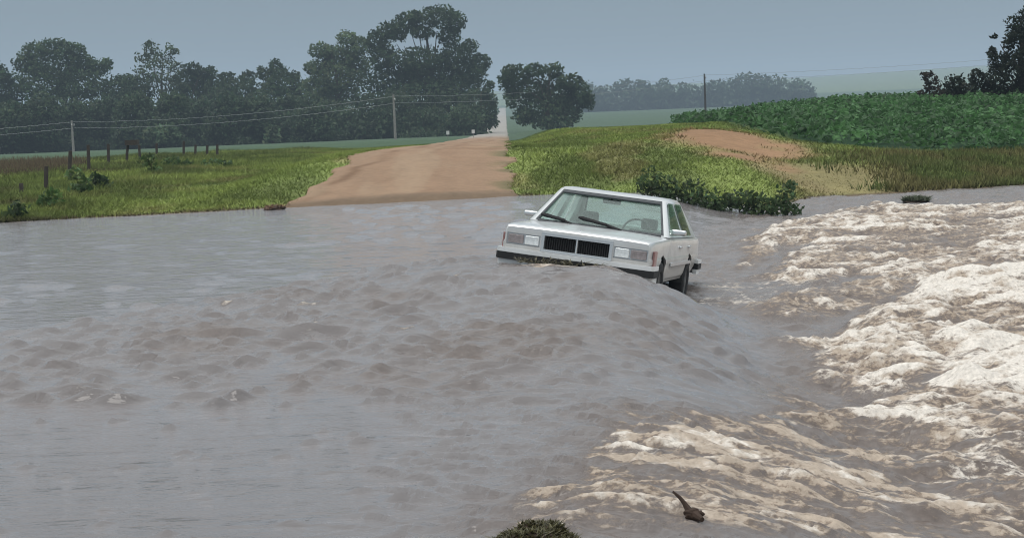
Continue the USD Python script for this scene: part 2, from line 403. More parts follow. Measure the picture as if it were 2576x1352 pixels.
tag(obj('road', (V, grid_faces(*X.shape)), M['road'], smooth=True, tint=rc.reshape(-1, 3)), kind='structure', label='reddish gravel road rising out of the flood')

# ------------------------------------------------------------------ water
rows = [2.6]
while rows[-1] < 62:
    rows.append(rows[-1] * 1.0038)
rows = np.array(rows)
aa = np.concatenate([np.arange(-.56, -.12, .0021), np.arange(-.12, .44, .00125), np.arange(.44, .6, .003)])
A, Y = np.meshgrid(aa, rows)
X = A * (Y + 6)


def zoom5(u, v):
    return 1609.4 + .3929 * u, 434.5 + .3929 * v


def zoom6(u, v):
    return 1126.6 + .5623 * u, 869 + .5623 * v


def poly(pts, conv, z):
    return shapely.Polygon([at_z(*conv(*p), z if not callable(z) else float(z(p[0])))[:2] for p in pts]).buffer(0)


def sdist(P, x, y):
    pts = shapely.points(x.ravel(), y.ravel())
    b = P.bounds
    near = ((x > b[0] - 1.5) & (x < b[2] + 1.5) & (y > b[1] - 2.5) & (y < b[3] + 2.5)).ravel()
    out = np.full(x.size, -9.0)
    q = pts[near]
    shapely.prepare(P)
    ins = shapely.contains(P, q)
    out[near] = np.where(ins, 1, -1) * shapely.distance(P.boundary, q)
    return out.reshape(x.shape)


wedge_a = poly([(700, 400), (680, 540), (880, 462), (900, 425), (1120, 432), (1000, 485), (790, 590), (830, 615), (1190, 660), (1340, 560), (1480, 640), (1700, 640), (1800, 700), (2700, 760), (2700, 190), (1900, 215), (1500, 200), (1200, 260), (1000, 300), (800, 330)], zoom5, -.5)
wedge_c = poly([(560, 850), (720, 800), (900, 720), (1100, 700), (1500, 660), (1800, 640), (1740, 710), (1450, 760), (1150, 830), (900, 850)], zoom5, -.5)
wedge_d = poly([(1000, 1080), (1280, 940), (1500, 860), (1800, 720), (2700, 640), (2700, 1100), (2100, 1150), (1800, 1300), (1650, 1345), (1390, 1330), (1450, 1262), (1260, 1250), (1160, 1190), (1150, 1130)], zoom5, -.55)
wedge_e = poly([(1840, 305), (1960, 222), (2100, 130), (2350, 20), (2900, -60), (2900, 480), (2576, 530), (2200, 580), (2300, 520), (2380, 412), (2200, 420), (2060, 392), (2090, 355), (2080, 312), (1960, 326)], zoom6, -.55)
patch_g = poly([(640, 385), (800, 365), (900, 415), (1150, 400), (1350, 330), (1500, 335), (1650, 372), (1800, 420), (1900, 600), (2020, 585), (2110, 680), (2300, 620), (2900, 470), (2900, 1000), (250, 1000), (260, 760), (480, 640), (600, 520)], zoom6, lambda u: np.interp(u, [250, 650, 1200, 1900], [-.03, -.08, -.28, -.42]))

# bed-controlled surface: nearly level upstream, a glassy chute over the road shoulder, a jump at its foot
XS = np.interp(Y, [3, 8, 11, 15, 19.6, 23, 30, 36, 44, 60], [.2, .3, .4, .5, .9, .4, .6, 1.6, 4.0, 6.0])
XT = np.interp(Y, [3, 8, 11, 15, 19.6, 23, 30, 36, 44, 60], [2.8, 2.9, 3.0, 3.2, 3.5, 2.7, 3.8, 5.0, 8.0, 10.])
DROP = np.interp(Y, [3, 8, 11, 14, 30, 40, 50], [.35, .40, .6, .75, .72, .6, .5])
s = smooth01(0, 1, (X - XS) / (XT - XS))
Zw = -DROP * s
# water piled up against the upstream side and nose of the car
Zw += .17 * np.exp(-((X + .45) / 1.25) ** 2 - ((Y - 20.2) / 1.9) ** 2)
Zw += .13 * np.exp(-((X - 1.0 - .1 * (Y - 18.5)) / 0.9) ** 2 - ((Y - 18.9) / 1.1) ** 2)
# standing chop band
band = shapely.Polygon([(-9, 15.5), (-5.2, 15.4), (-2.7, 19.4), (-.5, 23.2), (1.2, 20.8), (2.4, 18), (1.4, 13), (-.2, 11.3), (-1.8, 11.7), (-4, 12.2), (-9, 13)])
sb = sdist(band, X, Y) + (n2(X, Y, .5, .35, 61, 2) - .5) * 2.2
chop = smooth01(-.9, 1.6, sb) * smooth01(-.1, 1.0, 1.3 - s * 1.6)
warpx = X + .35 * (n2(X, Y, .9, .6, 62, 2) - .5)
warpy = Y + .5 * (n2(X, Y, .7, .7, 63, 2) - .5)
r1 = 1 - np.abs(2 * n2(warpx, warpy, .85, 1.25, 64, 1, .12) - 1)
r2 = 1 - np.abs(2 * n2(warpx, warpy, 2.0, 2.9, 65, 1, -.1) - 1)
r3 = n2(X, Y, 4.5, 6.0, 66, 2)
gust = n2(X, Y, .35, .3, 67, 2)
r1b = 1 - np.abs(2 * n2(warpx, warpy, 1.25, 2.0, 164, 1, .2) - 1)
wave = (r1 ** 3) * .11 + (r1b ** 3) * .10 + (r2 ** 2.5) * .085 + (r3 - .5) * .06 + (n2(X, Y, 3.2, 6.5, 165, 1) ** 2) * .07
Zw += chop * (wave - .06) * (.06 + .28 * gust)
caps = np.zeros_like(X)
WL = np.zeros_like(X)

# faint ripples on the calm water, short dashes
cal = n2(X, Y, 1.1, 1.5, 68, 1)
dash = np.clip(n2(X, Y, 2.4, 5.0, 69, 1, .05) - .68, 0, 1) * smooth01(.42, .62, n2(X, Y, .3, .25, 70, 2))
Zw += (1 - chop) * ((cal - .5) * .018 + (n2(X, Y, 2.6, 4.5, 168, 2) - .5) * .016 + dash * .16 * smooth01(34, 18, Y)) * (1 - s)
# single short-crested wavelets: steep towards the viewer's bank, longer backs
wr_ = np.random.default_rng(77)


def wavelets(n, x0, x1, y0, y1, inside, ln, ht, wf, cap=0.0, turn=0.0, vary=.28):
    for _ in range(n):
        y = y0 + (y1 - y0) * wr_.uniform() ** .8
        x = wr_.uniform(x0, x1)
        L, H, W = ln * wr_.uniform(.6, 1.7), ht * wr_.uniform(.35, 1.3), wf * wr_.uniform(.7, 1.5)
        th, kk, cp = turn + wr_.normal() * vary, wr_.uniform(-.3, .5), wr_.uniform() < cap
        sc = wr_.uniform(.8, 1.2)
        if inside is not None and not shapely.contains_xy(inside, x, y):
            continue
        i0, i1 = np.searchsorted(rows, (y - 1.6 * L, y + 1.6 * L))
        j0, j1 = np.searchsorted(aa, ((x - 2.6 * L) / (y + 6), (x + 2.6 * L) / (y + 6)))
        if i1 <= i0 or j1 <= j0:
            continue
        dx_, dy_ = X[i0:i1, j0:j1] - x, Y[i0:i1, j0:j1] - y
        u = math.cos(th) * dx_ + math.sin(th) * dy_
        v = -math.sin(th) * dx_ + math.cos(th) * dy_ + kk * u * u / L
        g_ = np.exp(-(u / L) ** 2) * np.exp(-(v / np.where(v < 0, W * sc * .62, W * 3.4)) ** 2)
        WL[i0:i1, j0:j1] = np.maximum(WL[i0:i1, j0:j1], H * g_)
        if cp:
            caps[i0:i1, j0:j1] = np.maximum(caps[i0:i1, j0:j1], g_ * np.clip(.2 - u / L, 0, 1))


bandx = band.buffer(.4)
wavelets(3000, -9, 2.6, 10.6, 23.5, bandx, .09, .040, .030, .0)
wavelets(900, -9, 2.6, 10.8, 23.5, bandx, .15, .066, .038, .004)
wavelets(70, -7, 2.4, 11, 23, bandx, .30, .085, .050, .05)
wavelets(190, -6, 1.6, 6.0, 11.5, None, .055, .030, .014)
wavelets(300, -.5, 3.2, 8.5, 20, None, .10, .022, .022)
wavelets(420, -.8, 1.6, 6.8, 11.5, None, .16, .030, .016, 0, -.55, .16)
wavelets(500, .3, 3.4, 11, 20, None, .26, .030, .026, 0, -.40, .16)
wavelets(60, -4, .5, 26, 41, None, .16, .04, .05)
Zw += WL * (1 - .6 * np.exp(-((X - .6) / 1.6) ** 2 - ((Y - 19.8) / 1.2) ** 2))
# flow-aligned streaks in the chute
tongue = smooth01(.02, .25, s)
st = n2(X, Y, .35, 3.2, 71, 2, -.22) - .5
st2 = n2(X, Y, .9, 7.0, 72, 2, -.28) - .5
Zw += tongue * (st * .11 + st2 * .045)
# jumps and foam: how much churned water (foam), how white it is (white), how rough it is (turb)
foam = np.zeros_like(X)
white = np.zeros_like(X)
turb = np.zeros_like(X)
jag = (n2(X, Y, 1.1, 1.3, 73, 4) - .5)
for P, amt, inner, wh, lift, spread, tb in ((wedge_a, .70, .55, .50, .10, .6, .85), (wedge_c, .50, .48, .12, .16, .5, .8), (wedge_d, .86, .58, .66, .17, .5, .9), (wedge_e, .84, .58, .66, .14, .5, .9), (patch_g, .47, .49, .06, .02, .45, .7)):
    d = sdist(P, X, Y) + (.22 if P is not patch_g else 0) + jag * (1.1 if P is not patch_g else .7)
    mk = smooth01(-.05, spread * .7, d)
    inn = smooth01(.3, 1.9, d + 1.2 * (n2(X, Y, .5, .9, 173, 2) - .5))
    foam = np.maximum(foam, mk * (amt * (1 - inn) + inner * inn))
    white = np.maximum(white, wh * mk * (1 - .72 * inn))
    turb = np.maximum(turb, tb * smooth01(-.6, .5, d))
    Zw += lift * smooth01(-.25, spread * 1.8, d) * (1 - .5 * smooth01(.6, 2.6, d))
right = smooth01(.75, 1.0, s) * smooth01(56, 44, Y) * (X < 20)
lowr = smooth01(.45, .85, s) * smooth01(17, 12.5, Y)
turb = np.maximum(turb, np.maximum(.42 * right, .8 * lowr))
foam = np.maximum(foam, np.maximum(.42 * lowr, .16 * right))
w2x = X + .6 * (n2(X, Y, 1.2, 1.2, 74, 2) - .5)
w2y = Y + .6 * (n2(X, Y, 1.2, 1.2, 75, 2) - .5)
b1 = n2(w2x, w2y, .55, .8, 76, 1, .2)
b2 = 1 - np.abs(2 * n2(w2x, w2y, 1.1, 1.9, 77, 1, -.15) - 1)
b3 = 1 - np.abs(2 * n2(w2x, w2y, 2.6, 4.0, 78, 1, .1) - 1)
b5 = 1 - np.abs(2 * n2(w2x, w2y, 5.0, 7.0, 180, 1, -.1) - 1)
b4 = n2(X, Y, 7, 9, 79, 2)
n5 = n2(w2x, w2y, 2.6, 6.0, 178, 4, -.12)
nst = n2(w2x, w2y, .8, 5.0, 80, 3, -.16)
fin = n2(X + .12 * (n5 - .5), Y + .12 * (b4 - .5), 2.2, 13.0, 280, 3, -.30)
big = n2(w2x, w2y, .5, 1.3, 90, 3, .2)
amp = turb * (.55 + .45 * smooth01(6, 12, Y))
Zw += (fin - .5) * .13 * turb * smooth01(15, 10, Y)
lump = amp * ((b1 - .5) * .24 + (b2 ** 1.7 - .3) * .15 + (b3 ** 1.5 - .3) * .08 + (b5 ** 1.5 - .3) * .035 + (n5 - .5) * .20 + (b4 - .5) * .10)
Zw += lump
crest = (b2 ** 1.7 - .3) * .5 + (b3 ** 1.5 - .3) * .45 + (b5 ** 1.5 - .3) * .25 + (b1 - .5) * .3
near = smooth01(15, 10, Y) * (1 - smooth01(.5, .8, white))
gate = smooth01(.06, .35, foam)
zs_ = lambda q: (q - q[gate > .5].mean()) / q[gate > .5].std()
crest, n5z, nsz, bigz, b3z, b5z, finz = map(zs_, (crest, n5, nst, big, b3, b5, fin))
pat = (.45 * crest + .45 * n5z + .40 * nsz + .45 * bigz + .25 * b5z) * (1 - .45 * near) + near * (1.5 * finz + .35 * nsz)
foam = foam + gate * .29 * pat * (1 - .30 * white)
white = white + gate * ((.20 * crest + .20 * bigz + .16 * n5z + .10 * nsz) * (1 - .5 * near) + .12 * near * finz) - .03
white = np.clip(white, 0, 1)
# thin white streaks on the grey run-out at the lower right and behind the car
strk = smooth01(.55, .66, n2(X, Y, .6, 6.0, 81, 3, .18))
run = right * smooth01(XT - .9, XT + .3, X) * smooth01(12.5, 10.5, Y)
foam = np.maximum(foam * (1 - .6 * run), strk * .9 * run)
white = np.maximum(white, strk * run)
lee = smooth01(-1.2, .2, -np.abs(X - 3.2 - .25 * (Y - 23)) / 1.3 + .3) * smooth01(21.2, 22.6, Y) * smooth01(27, 24, Y)
foam = np.maximum(foam, .75 * smooth01(.56, .68, n2(X, Y, .45, 3.5, 82, 3, -.1)) * lee)
white = np.maximum(white, .7 * lee)
foam = np.clip(foam, 0, 1.2)
# little breaking caps in the chop band
cap = smooth01(.86, .97, r1) * smooth01(.55, .75, gust) * chop
foam = np.maximum(foam, .75 * smooth01(.25, .7, caps))
white = np.maximum(white, .8 * smooth01(.2, .7, caps))
# foam line where the current meets the nose of the car
bow = np.exp(-((X - .55) / .9) ** 2 - ((Y - 19.75 + .08 * X) / .28) ** 2)
foam = np.maximum(foam, .8 * bow * smooth01(.35, .6, n2(X, Y, 2.5, 3.5, 83, 3)))
white = np.maximum(white, .5 * bow)
Zw += bow * (n2(X, Y, 3.5, 5, 183, 2) - .4) * .12
foam = np.maximum(foam, .35 * smooth01(.9, .25, np.abs(Y - shore(X) + .25)) * smooth01(.5, .7, n2(X, Y, 1.5, 2.5, 84, 3)) * (X < 2))
dx = amp * (n2(X, Y, 2.0, 2.0, 85, 2) - .5) * .25
dy = amp * (n2(X, Y, 2.0, 2.0, 86, 2) - .5) * .25
V = np.stack([X + dx, Y + dy, Zw], -1).reshape(-1, 3)
chopA = np.clip(.08 + .55 * chop + .7 * turb + .35 * tongue, 0, 1)
tag(obj('water', (V, grid_faces(*X.shape)), M['water'], smooth=True, extra={'foam': foam.ravel(), 'white': white.ravel(), 'churn': np.clip(np.maximum(np.maximum(turb * 1.1, foam * 1.6), chop * (.18 + .5 * smooth01(.4, .65, n2(X, Y, .7, .9, 303, 3)))), 0, 1).ravel(), 'chop': chopA.ravel()}), kind='structure', label='muddy flood water pouring over the road into foaming rapids')


# ------------------------------------------------------------------ leaves and blades
def leaves(centers, size, tint, r, flat=0.0, up=None):
    """Bent diamond leaf clumps (4 vertices, 2 triangles each)."""
    n = len(centers)
    a = r.normal(size=(n, 3)); a /= np.linalg.norm(a, axis=1, keepdims=True)
    b = r.normal(size=(n, 3))
    if flat:
        a[:, 2] *= 1 - flat; b[:, 2] *= 1 - flat
        a /= np.linalg.norm(a, axis=1, keepdims=True)
    b -= (b * a).sum(1, keepdims=True) * a; b /= np.linalg.norm(b, axis=1, keepdims=True)
    nn = np.cross(a, b)
    s = (np.broadcast_to(size, (n,)) * r.uniform(.6, 1.35, n))[:, None]
    v = np.stack([centers - a * s, centers - b * s * .55 + nn * s * .12, centers + a * s, centers + b * s * .55 + nn * s * .12], 1).reshape(-1, 3)
    k = np.arange(n)[:, None] * 4
    f = np.vstack([k + [0, 1, 2], k + [0, 2, 3]])
    return v, f, np.repeat(tint, 4, axis=0)


def cluster(blobs, size, base, r, density=2.6, var=.35):
    """Leaf centres in irregular ellipsoids: blobs (centre, radii)."""
    out, tints = [], []
    for c, rad in blobs:
        c = np.asarray(c, float); rad = np.asarray(rad, float)
        n = int(density * np.pi * rad[0] * rad[2] / (size * size)) + 14
        d = r.normal(size=(n, 3)); d /= np.linalg.norm(d, axis=1, keepdims=True)
        rr = r.uniform(.25, 1, n) ** .6
        k = d * 2.3 + c * .37
        bump = .72 + .75 * fbm(k, 2, 5)
        p = c + d * rad * (rr * bump)[:, None]
        out.append(p)
        clump = fbm(p / (size * 5.0), 2, 9)[:, None]
        tone = r.uniform(1 - var, 1 + var, (n, 1)) * (.15 + 1.75 * clump) * r.uniform(.85, 1.15)
        tints.append(np.asarray(base) * tone * (1 + np.array([.10, 0, -.05]) * r.normal(size=(n, 1))))
    return np.vstack(out), np.clip(np.vstack(tints), .003, .6)


def plant_tree(name, label, cat, blobs_px, conv, y, size, base, group=None, foot=None, depth=1.0, density=4.6, trunk_r=.35, bare=0):
    """blobs_px: (u, v, ru, rv) in a picture crop; conv maps crop to picture; the tree stands y metres away."""
    r = np.random.default_rng(abs(hash(label)) % 1 + sum(map(ord, label)))
    bl = []
    for (u, v, ru, rv) in blobs_px:
        px, py = conv(u, v)
        k = conv(u + 1, v)[0] - px
        rx, rz = ru * k * y / F, rv * k * y / F
        yy = y + r.uniform(-.8, .8) * rx * depth
        c = at_d(px, py, yy)
        bl.append((c, (rx, max(rx, rz) * .9 * depth, rz)))
    cs = np.array([b[0] for b in bl])
    fx = cs[:, 0].mean() if foot is None else at_d(*conv(foot, 0), y)[0]
    fz = float(ground_z(fx, y))
    origin = np.array([fx, y, fz])
    t = thing(name, label, cat, origin, group)
    pts, tn = cluster([(b[0] - origin, b[1]) for b in bl], size, base, r, density)
    keep = pts[:, 2] > -0.1
    v, f, tt = leaves(pts[keep], size, tn[keep], r)
    obj('crown', (v, f), M['leaf'], t, tint=tt)
    top = cs[:, 2].max() - fz
    lim = []
    tp = [(0, 0, -.3), (r.normal() * .02 * top, 0, .3 * top), (r.normal() * .04 * top, 0, .62 * top), (r.normal() * .05 * top, 0, .88 * top)]
    lim.append(tube(tp, [trunk_r, trunk_r * .75, trunk_r * .45, trunk_r * .12], 8))
    for b in bl[:10]:
        e = (b[0] - origin) * [.8, .8, .88]
        h = min(max(.12 * top, e[2] * .5), .7 * top)
        st_ = np.array([np.interp(h, [p[2] for p in tp], [p[0] for p in tp]), 0, h])
        mid = (st_ + e) / 2 + np.array([0, 0, -.05 * top])
        lim.append(tube([st_, mid, e], [trunk_r * .32, trunk_r * .2, trunk_r * .06], 5))
    obj('trunk', join(*lim), M['bark'], t, smooth=40)
    return t


def z1(u, v):
    return .4285 * u, .4285 * v


def z2(u, v):
    return 724.2 + .4285 * u, .4285 * v


def z3(u, v):
    return 1368 + .4686 * u, 80.5 + .4686 * v


DK, MD, LT = (.040, .062, .030), (.050, .078, .036), (.082, .115, .058)
SIZE = .34
plant_tree('cottonwood_tree', 'tallest dark spreading tree left of the gravel road with sky gaps in its crown', 'tree',
           [(880, 100, 125, 62), (985, 130, 62, 62), (700, 135, 95, 55), (745, 105, 50, 38), (585, 185, 65, 58), (515, 245, 60, 70), (640, 200, 60, 45), (790, 190, 70, 40), (945, 215, 70, 60), (1068, 270, 48, 40),
            (770, 345, 170, 60), (990, 340, 100, 80), (1130, 370, 62, 55), (560, 340, 85, 85), (1090, 440, 80, 50), (850, 440, 240, 90), (640, 480, 200, 90), (980, 520, 190, 90), (800, 570, 260, 90)], z2, 300, SIZE, DK, 'trees left of the road', foot=820, trunk_r=.9)
plant_tree('pale_cottonwood_tree', 'paler grey green tree leaning on the left side of the tallest tree', 'tree',
           [(195, 300, 75, 45), (350, 225, 60, 45), (300, 330, 110, 70), (175, 400, 80, 52), (420, 265, 60, 55), (280, 450, 150, 90), (390, 380, 90, 80), (180, 520, 110, 70), (320, 560, 160, 70)], z2, 312, SIZE, LT, 'trees left of the road', foot=280, trunk_r=.6)
plant_tree('roadside_tree', 'dark low tree crowding the left edge of the far road', 'tree',
           [(1100, 600, 110, 70), (1180, 640, 55, 70), (1060, 690, 130, 80), (1190, 710, 45, 50), (1190, 500, 22, 22), (1170, 560, 35, 40)], z2, 285, SIZE, DK, 'trees left of the road', trunk_r=.4)
plant_tree('understory_tree', 'dark rounded tree under the tallest tree behind the utility pole', 'tree',
           [(620, 640, 120, 90), (520, 720, 120, 80), (700, 730, 130, 80), (480, 620, 90, 70)], z2, 286, SIZE, DK, 'trees left of the road', trunk_r=.4)
plant_tree('understory_tree', 'dark thicket tree between the utility pole and the far road', 'tree',
           [(880, 650, 130, 80), (850, 730, 150, 70), (980, 740, 120, 65), (760, 680, 90, 80)], z2, 290, SIZE, DK, 'trees left of the road', trunk_r=.4)
plant_tree('understory_tree', 'dark tree below the paler tree on its left side', 'tree',
           [(120, 650, 130, 90), (250, 690, 120, 90), (330, 740, 130, 70), (60, 740, 120, 70), (180, 760, 150, 60)], z2, 288, SIZE, DK, 'trees left of the road', trunk_r=.4)
plant_tree('roadside_tree', 'broad dark rounded tree alone on the right side of the far road', 'tree',
           [(1330, 430, 82, 48), (1450, 412, 72, 40), (1565, 420, 52, 48), (1650, 480, 80, 46), (1400, 520, 140, 80), (1590, 560, 140, 85), (1715, 560, 66, 80), (1765, 600, 34, 50), (1500, 640, 170, 85), (1640, 670, 85, 66), (1285, 480, 50, 55), (1310, 570, 38, 60), (1390, 680, 66, 56), (1560, 720, 130, 40)],
           z2, 262, SIZE, (.044, .068, .034), 'trees right of the road', foot=1510, trunk_r=.55)
LG = 'tree belt on the left'
plant_tree('cottonwood_tree', 'large round topped tree rising at the left of the tree belt', 'tree',
           [(325, 278, 95, 52), (205, 300, 75, 52), (440, 300, 68, 52), (150, 380, 75, 60), (330, 390, 170, 90), (500, 390, 80, 70), (590, 400, 60, 48), (630, 370, 28, 26), (250, 500, 190, 100), (470, 510, 150, 90)], z1, 320, SIZE, MD, LG, foot=330, trunk_r=.8)
plant_tree('belt_tree', 'dark tree cut by the left edge of the picture', 'tree', [(-10, 430, 60, 62), (-60, 460, 80, 70), (20, 530, 90, 100), (-60, 600, 90, 90), (20, 650, 100, 90)], z1, 315, SIZE, DK, LG, trunk_r=.5)
plant_tree('belt_tree', 'thin airy tree with two feathery top sprigs in the left tree belt', 'tree',
           [(885, 285, 52, 45), (870, 260, 20, 22), (1000, 290, 26, 44), (1030, 300, 22, 18), (950, 340, 75, 45), (835, 340, 42, 34), (900, 420, 115, 70), (1040, 395, 45, 35), (930, 500, 130, 70)], z1, 318, SIZE, (.068, .092, .05), LG, trunk_r=.45, density=1.7)
plant_tree('belt_tree', 'dark round tree right of the feathery topped tree', 'tree', [(1130, 405, 52, 42), (1090, 480, 100, 70), (1180, 450, 50, 50), (1130, 560, 130, 80)], z1, 322, SIZE, DK, LG, trunk_r=.45)
plant_tree('belt_tree', 'small dark domed tree in the middle dip of the tree belt', 'tree', [(1232, 430, 38, 40), (1245, 510, 95, 66), (1290, 580, 120, 70)], z1, 324, SIZE, DK, LG, trunk_r=.4)
plant_tree('belt_tree', 'low flat topped dark tree in the dip left of the pointed tree', 'tree', [(1335, 465, 52, 40), (1455, 455, 52, 36), (1400, 540, 135, 80)], z1, 318, SIZE, DK, LG, trunk_r=.4)
plant_tree('belt_tree', 'pointed tree left of the pale cottonwood', 'tree', [(1618, 392, 36, 44), (1625, 430, 66, 50), (1545, 430, 36, 40), (1725, 455, 42, 36), (1640, 500, 110, 66), (1770, 540, 66, 66), (1600, 580, 140, 80)], z1, 316, SIZE, MD, LG, foot=1620, trunk_r=.45)
plant_tree('belt_tree', 'middling tree in the dip right of the large round topped tree', 'tree', [(735, 470, 66, 36), (690, 530, 110, 80), (800, 540, 90, 80), (740, 600, 140, 70)], z1, 319, SIZE, MD, LG, trunk_r=.4)
for (u0, ww, lab) in ((90, 150, 'dark thicket at the foot of the paler tree'), (330, 150, 'dark thicket left of the middle utility pole'), (560, 150, 'dark thicket behind the middle utility pole'), (800, 160, 'dark thicket right of the middle utility pole'), (1040, 140, 'dark thicket ending at the far road')):
    plant_tree('thicket_bush', lab, 'bush', [(u0, 700, ww * .8, 70), (u0 - ww * .45, 770, ww * .6, 60), (u0 + ww * .45, 765, ww * .55, 60), (u0, 800, ww * .9, 40)], z2, 278, SIZE, DK, 'thickets under the tall trees', trunk_r=.12)
low = [(60, 720, 130, 110, DK, 'dark low tree at the foot of the belt near the left edge'), (250, 700, 140, 130, DK, 'dark low tree under the large round topped tree'),
       (440, 720, 130, 120, DK, 'dark low tree behind the left utility pole'), (620, 700, 130, 120, DK, 'dark low tree right of the left utility pole'),
       (800, 690, 130, 130, DK, 'dark low tree below the feathery topped tree'), (1010, 650, 105, 100, MD, 'lighter rounded tree low in the middle of the belt'),
       (960, 790, 110, 60, MD, 'pale bushy tree at the foot of the lighter rounded tree'), (1170, 710, 130, 120, DK, 'dark low tree right of the lighter rounded tree'),
       (1340, 700, 130, 130, DK, 'dark low tree below the flat topped tree'), (1500, 690, 120, 120, DK, 'dark low tree left of the small pale bush tree'),
       (1600, 790, 42, 56, LT, 'small pale bush tree in front of the dark belt'), (1700, 700, 130, 130, DK, 'dark low tree under the pointed tree'), (1850, 730, 120, 110, DK, 'dark low tree joining the belt to the tall trees')]
for i, (u, v, ru, rv, col, lab) in enumerate(low):
    bl = [(u, v, ru, rv), (u - .5 * ru, v + .35 * rv, ru * .6, rv * .6), (u + .5 * ru, v + .3 * rv, ru * .6, rv * .65), (u - .3 * ru, v - .4 * rv, ru * .5, rv * .5), (u + .25 * ru, v - .5 * rv, ru * .5, rv * .5), (u, v + .75 * rv, ru * 1.1, rv * .5)] + ([(u - .4 * ru, 850, ru * .8, 60), (u + .5 * ru, 855, ru * .8, 60)] if rv > 90 else [])
    plant_tree('low_tree', lab, 'tree', bl, z1, 270 + 5 * (i % 4) - (14 if rv < 70 else 0), SIZE, col, LG, trunk_r=.3)
far = [(235, 315, 45, 45), (320, 335, 60, 45), (430, 300, 62, 48), (520, 305, 50, 50), (590, 330, 55, 48), (640, 300, 38, 50), (705, 325, 50, 45), (775, 315, 48, 50), (915, 300, 36, 46), (985, 315, 62, 60), (1075, 285, 75, 60), (1150, 290, 60, 60), (1215, 295, 62, 60), (1290, 310, 66, 62), (1365, 310, 58, 62), (1425, 335, 36, 52), (860, 330, 50, 50)]
ords = ['first', 'second', 'third', 'fourth', 'fifth', 'sixth', 'seventh', 'eighth', 'ninth', 'tenth', 'eleventh', 'twelfth', 'thirteenth', 'fourteenth', 'fifteenth', 'sixteenth', 'seventeenth']
order = np.argsort([q[0] for q in far])
for rank, i in enumerate(order):
    u, v, ru, rv = far[i]
    base_v = 432 - (u - 235) * .038
    bl = [(u, v, ru, rv), (u - .4 * ru, (v + base_v) / 2, ru, (base_v - v) * .5), (u + .4 * ru, (v + base_v) / 2 + 6, ru, (base_v - v) * .5), (u, base_v - 22, ru * 1.25, 26)]
    plant_tree('far_tree', f'blue hazy tree in the far belt right of the road, {ords[rank]} from the left', 'tree', bl, z3, 1000, 1.25, (.05, .075, .04), 'far hazy tree belt', density=3.2, trunk_r=.5)
plant_tree('field_tree', 'nearly black tall tree cut by the right edge of the picture', 'tree',
           [(2560, 20, 70, 60), (2620, -40, 120, 90), (2500, 60, 34, 40), (2420, 25, 22, 14), (2450, 165, 66, 56), (2560, 165, 75, 80), (2440, 255, 75, 60), (2330, 245, 48, 48), (2300, 300, 32, 30), (2470, 320, 50, 36), (2380, 300, 40, 36), (2640, 250, 90, 90), (2405, 110, 26, 30), (2560, 300, 60, 50)],
           z3, 86, .10, (.016, .022, .013), foot=2560, density=4.2, trunk_r=.3)
plant_tree('field_shrub', 'dark rounded shrub on the field crest left of the black tree', 'shrub', [(2215, 275, 62, 50), (2190, 320, 58, 46), (2240, 325, 40, 42), (2160, 340, 50, 26)], z3, 84, .12, (.016, .022, .013), 'shrubs on the field crest', density=3, trunk_r=.06)
plant_tree('field_shrub', 'ragged brownish shrub on the field crest, leftmost of the dark growth', 'shrub', [(2095, 280, 36, 42), (2045, 238, 26, 22), (2080, 225, 14, 16), (2025, 325, 20, 12), (2110, 330, 42, 34), (2060, 290, 20, 34)], z3, 83, .11, (.032, .027, .02), 'shrubs on the field crest', density=2.2, trunk_r=.06)
plant_tree('field_shrub', 'low green shrub at the foot of the black tree by the right edge', 'shrub', [(2560, 365, 60, 30), (2610, 350, 50, 36)], z3, 82, .12, (.03, .055, .025), 'shrubs on the field crest', density=3, trunk_r=.05)

# shrubs at the water's edge and in the weeds of the left bank
WS = 'shrubs at the water edge behind the car'
wsh = [((575, 800, 62, 62), (545, 850, 50, 50), (610, 870, 60, 50), 'leafy dark shrub at the water edge, just above the car roof corner'),
       ((670, 830, 50, 60), (700, 890, 60, 50), (650, 900, 50, 50), 'dark shrub second from the car roof at the water edge'),
       ((790, 850, 55, 70), (830, 900, 60, 56), (780, 920, 60, 46), 'tall dark shrub in the middle of the water edge row'),
       ((910, 900, 45, 50), (880, 940, 60, 30), (940, 930, 40, 36), 'small dark shrub in the water edge row right of the tall one'),
       ((1040, 880, 70, 30), (1100, 890, 50, 36), (1010, 905, 50, 26), 'wide low shrub near the right end of the water edge row'),
       ((1160, 915, 55, 40), (1120, 940, 50, 26), (1200, 930, 50, 40), 'blackish shrub dipping into the water'),
       ((1300, 860, 40, 50), (1330, 820, 22, 22), (1270, 920, 56, 36), 'leaning dark shrub at the right end of the water edge row')]
for i, row in enumerate(wsh):
    bl, lab = [(q[0], q[1], q[2] * 1.2, q[3] * 1.2) for q in row[:-1]], row[-1]
    px, py = z3(bl[0][0], max(q[1] + q[3] for q in bl))
    y = float(np.clip(at_z(px, min(py, 528), -.42)[1], 38.4, 40.2))
    lowest = max(q[1] + q[3] for q in bl)
    bl += [(bl[0][0] - 30, lowest - 14, 60, 34), (bl[0][0] + 35, lowest - 10, 60, 34)]
    plant_tree('water_shrub', lab, 'shrub', bl, z3, y + .3, .07, (.050, .080, .030), WS, density=1.7, trunk_r=.03)
LS = 'weedy shrubs on the left bank'
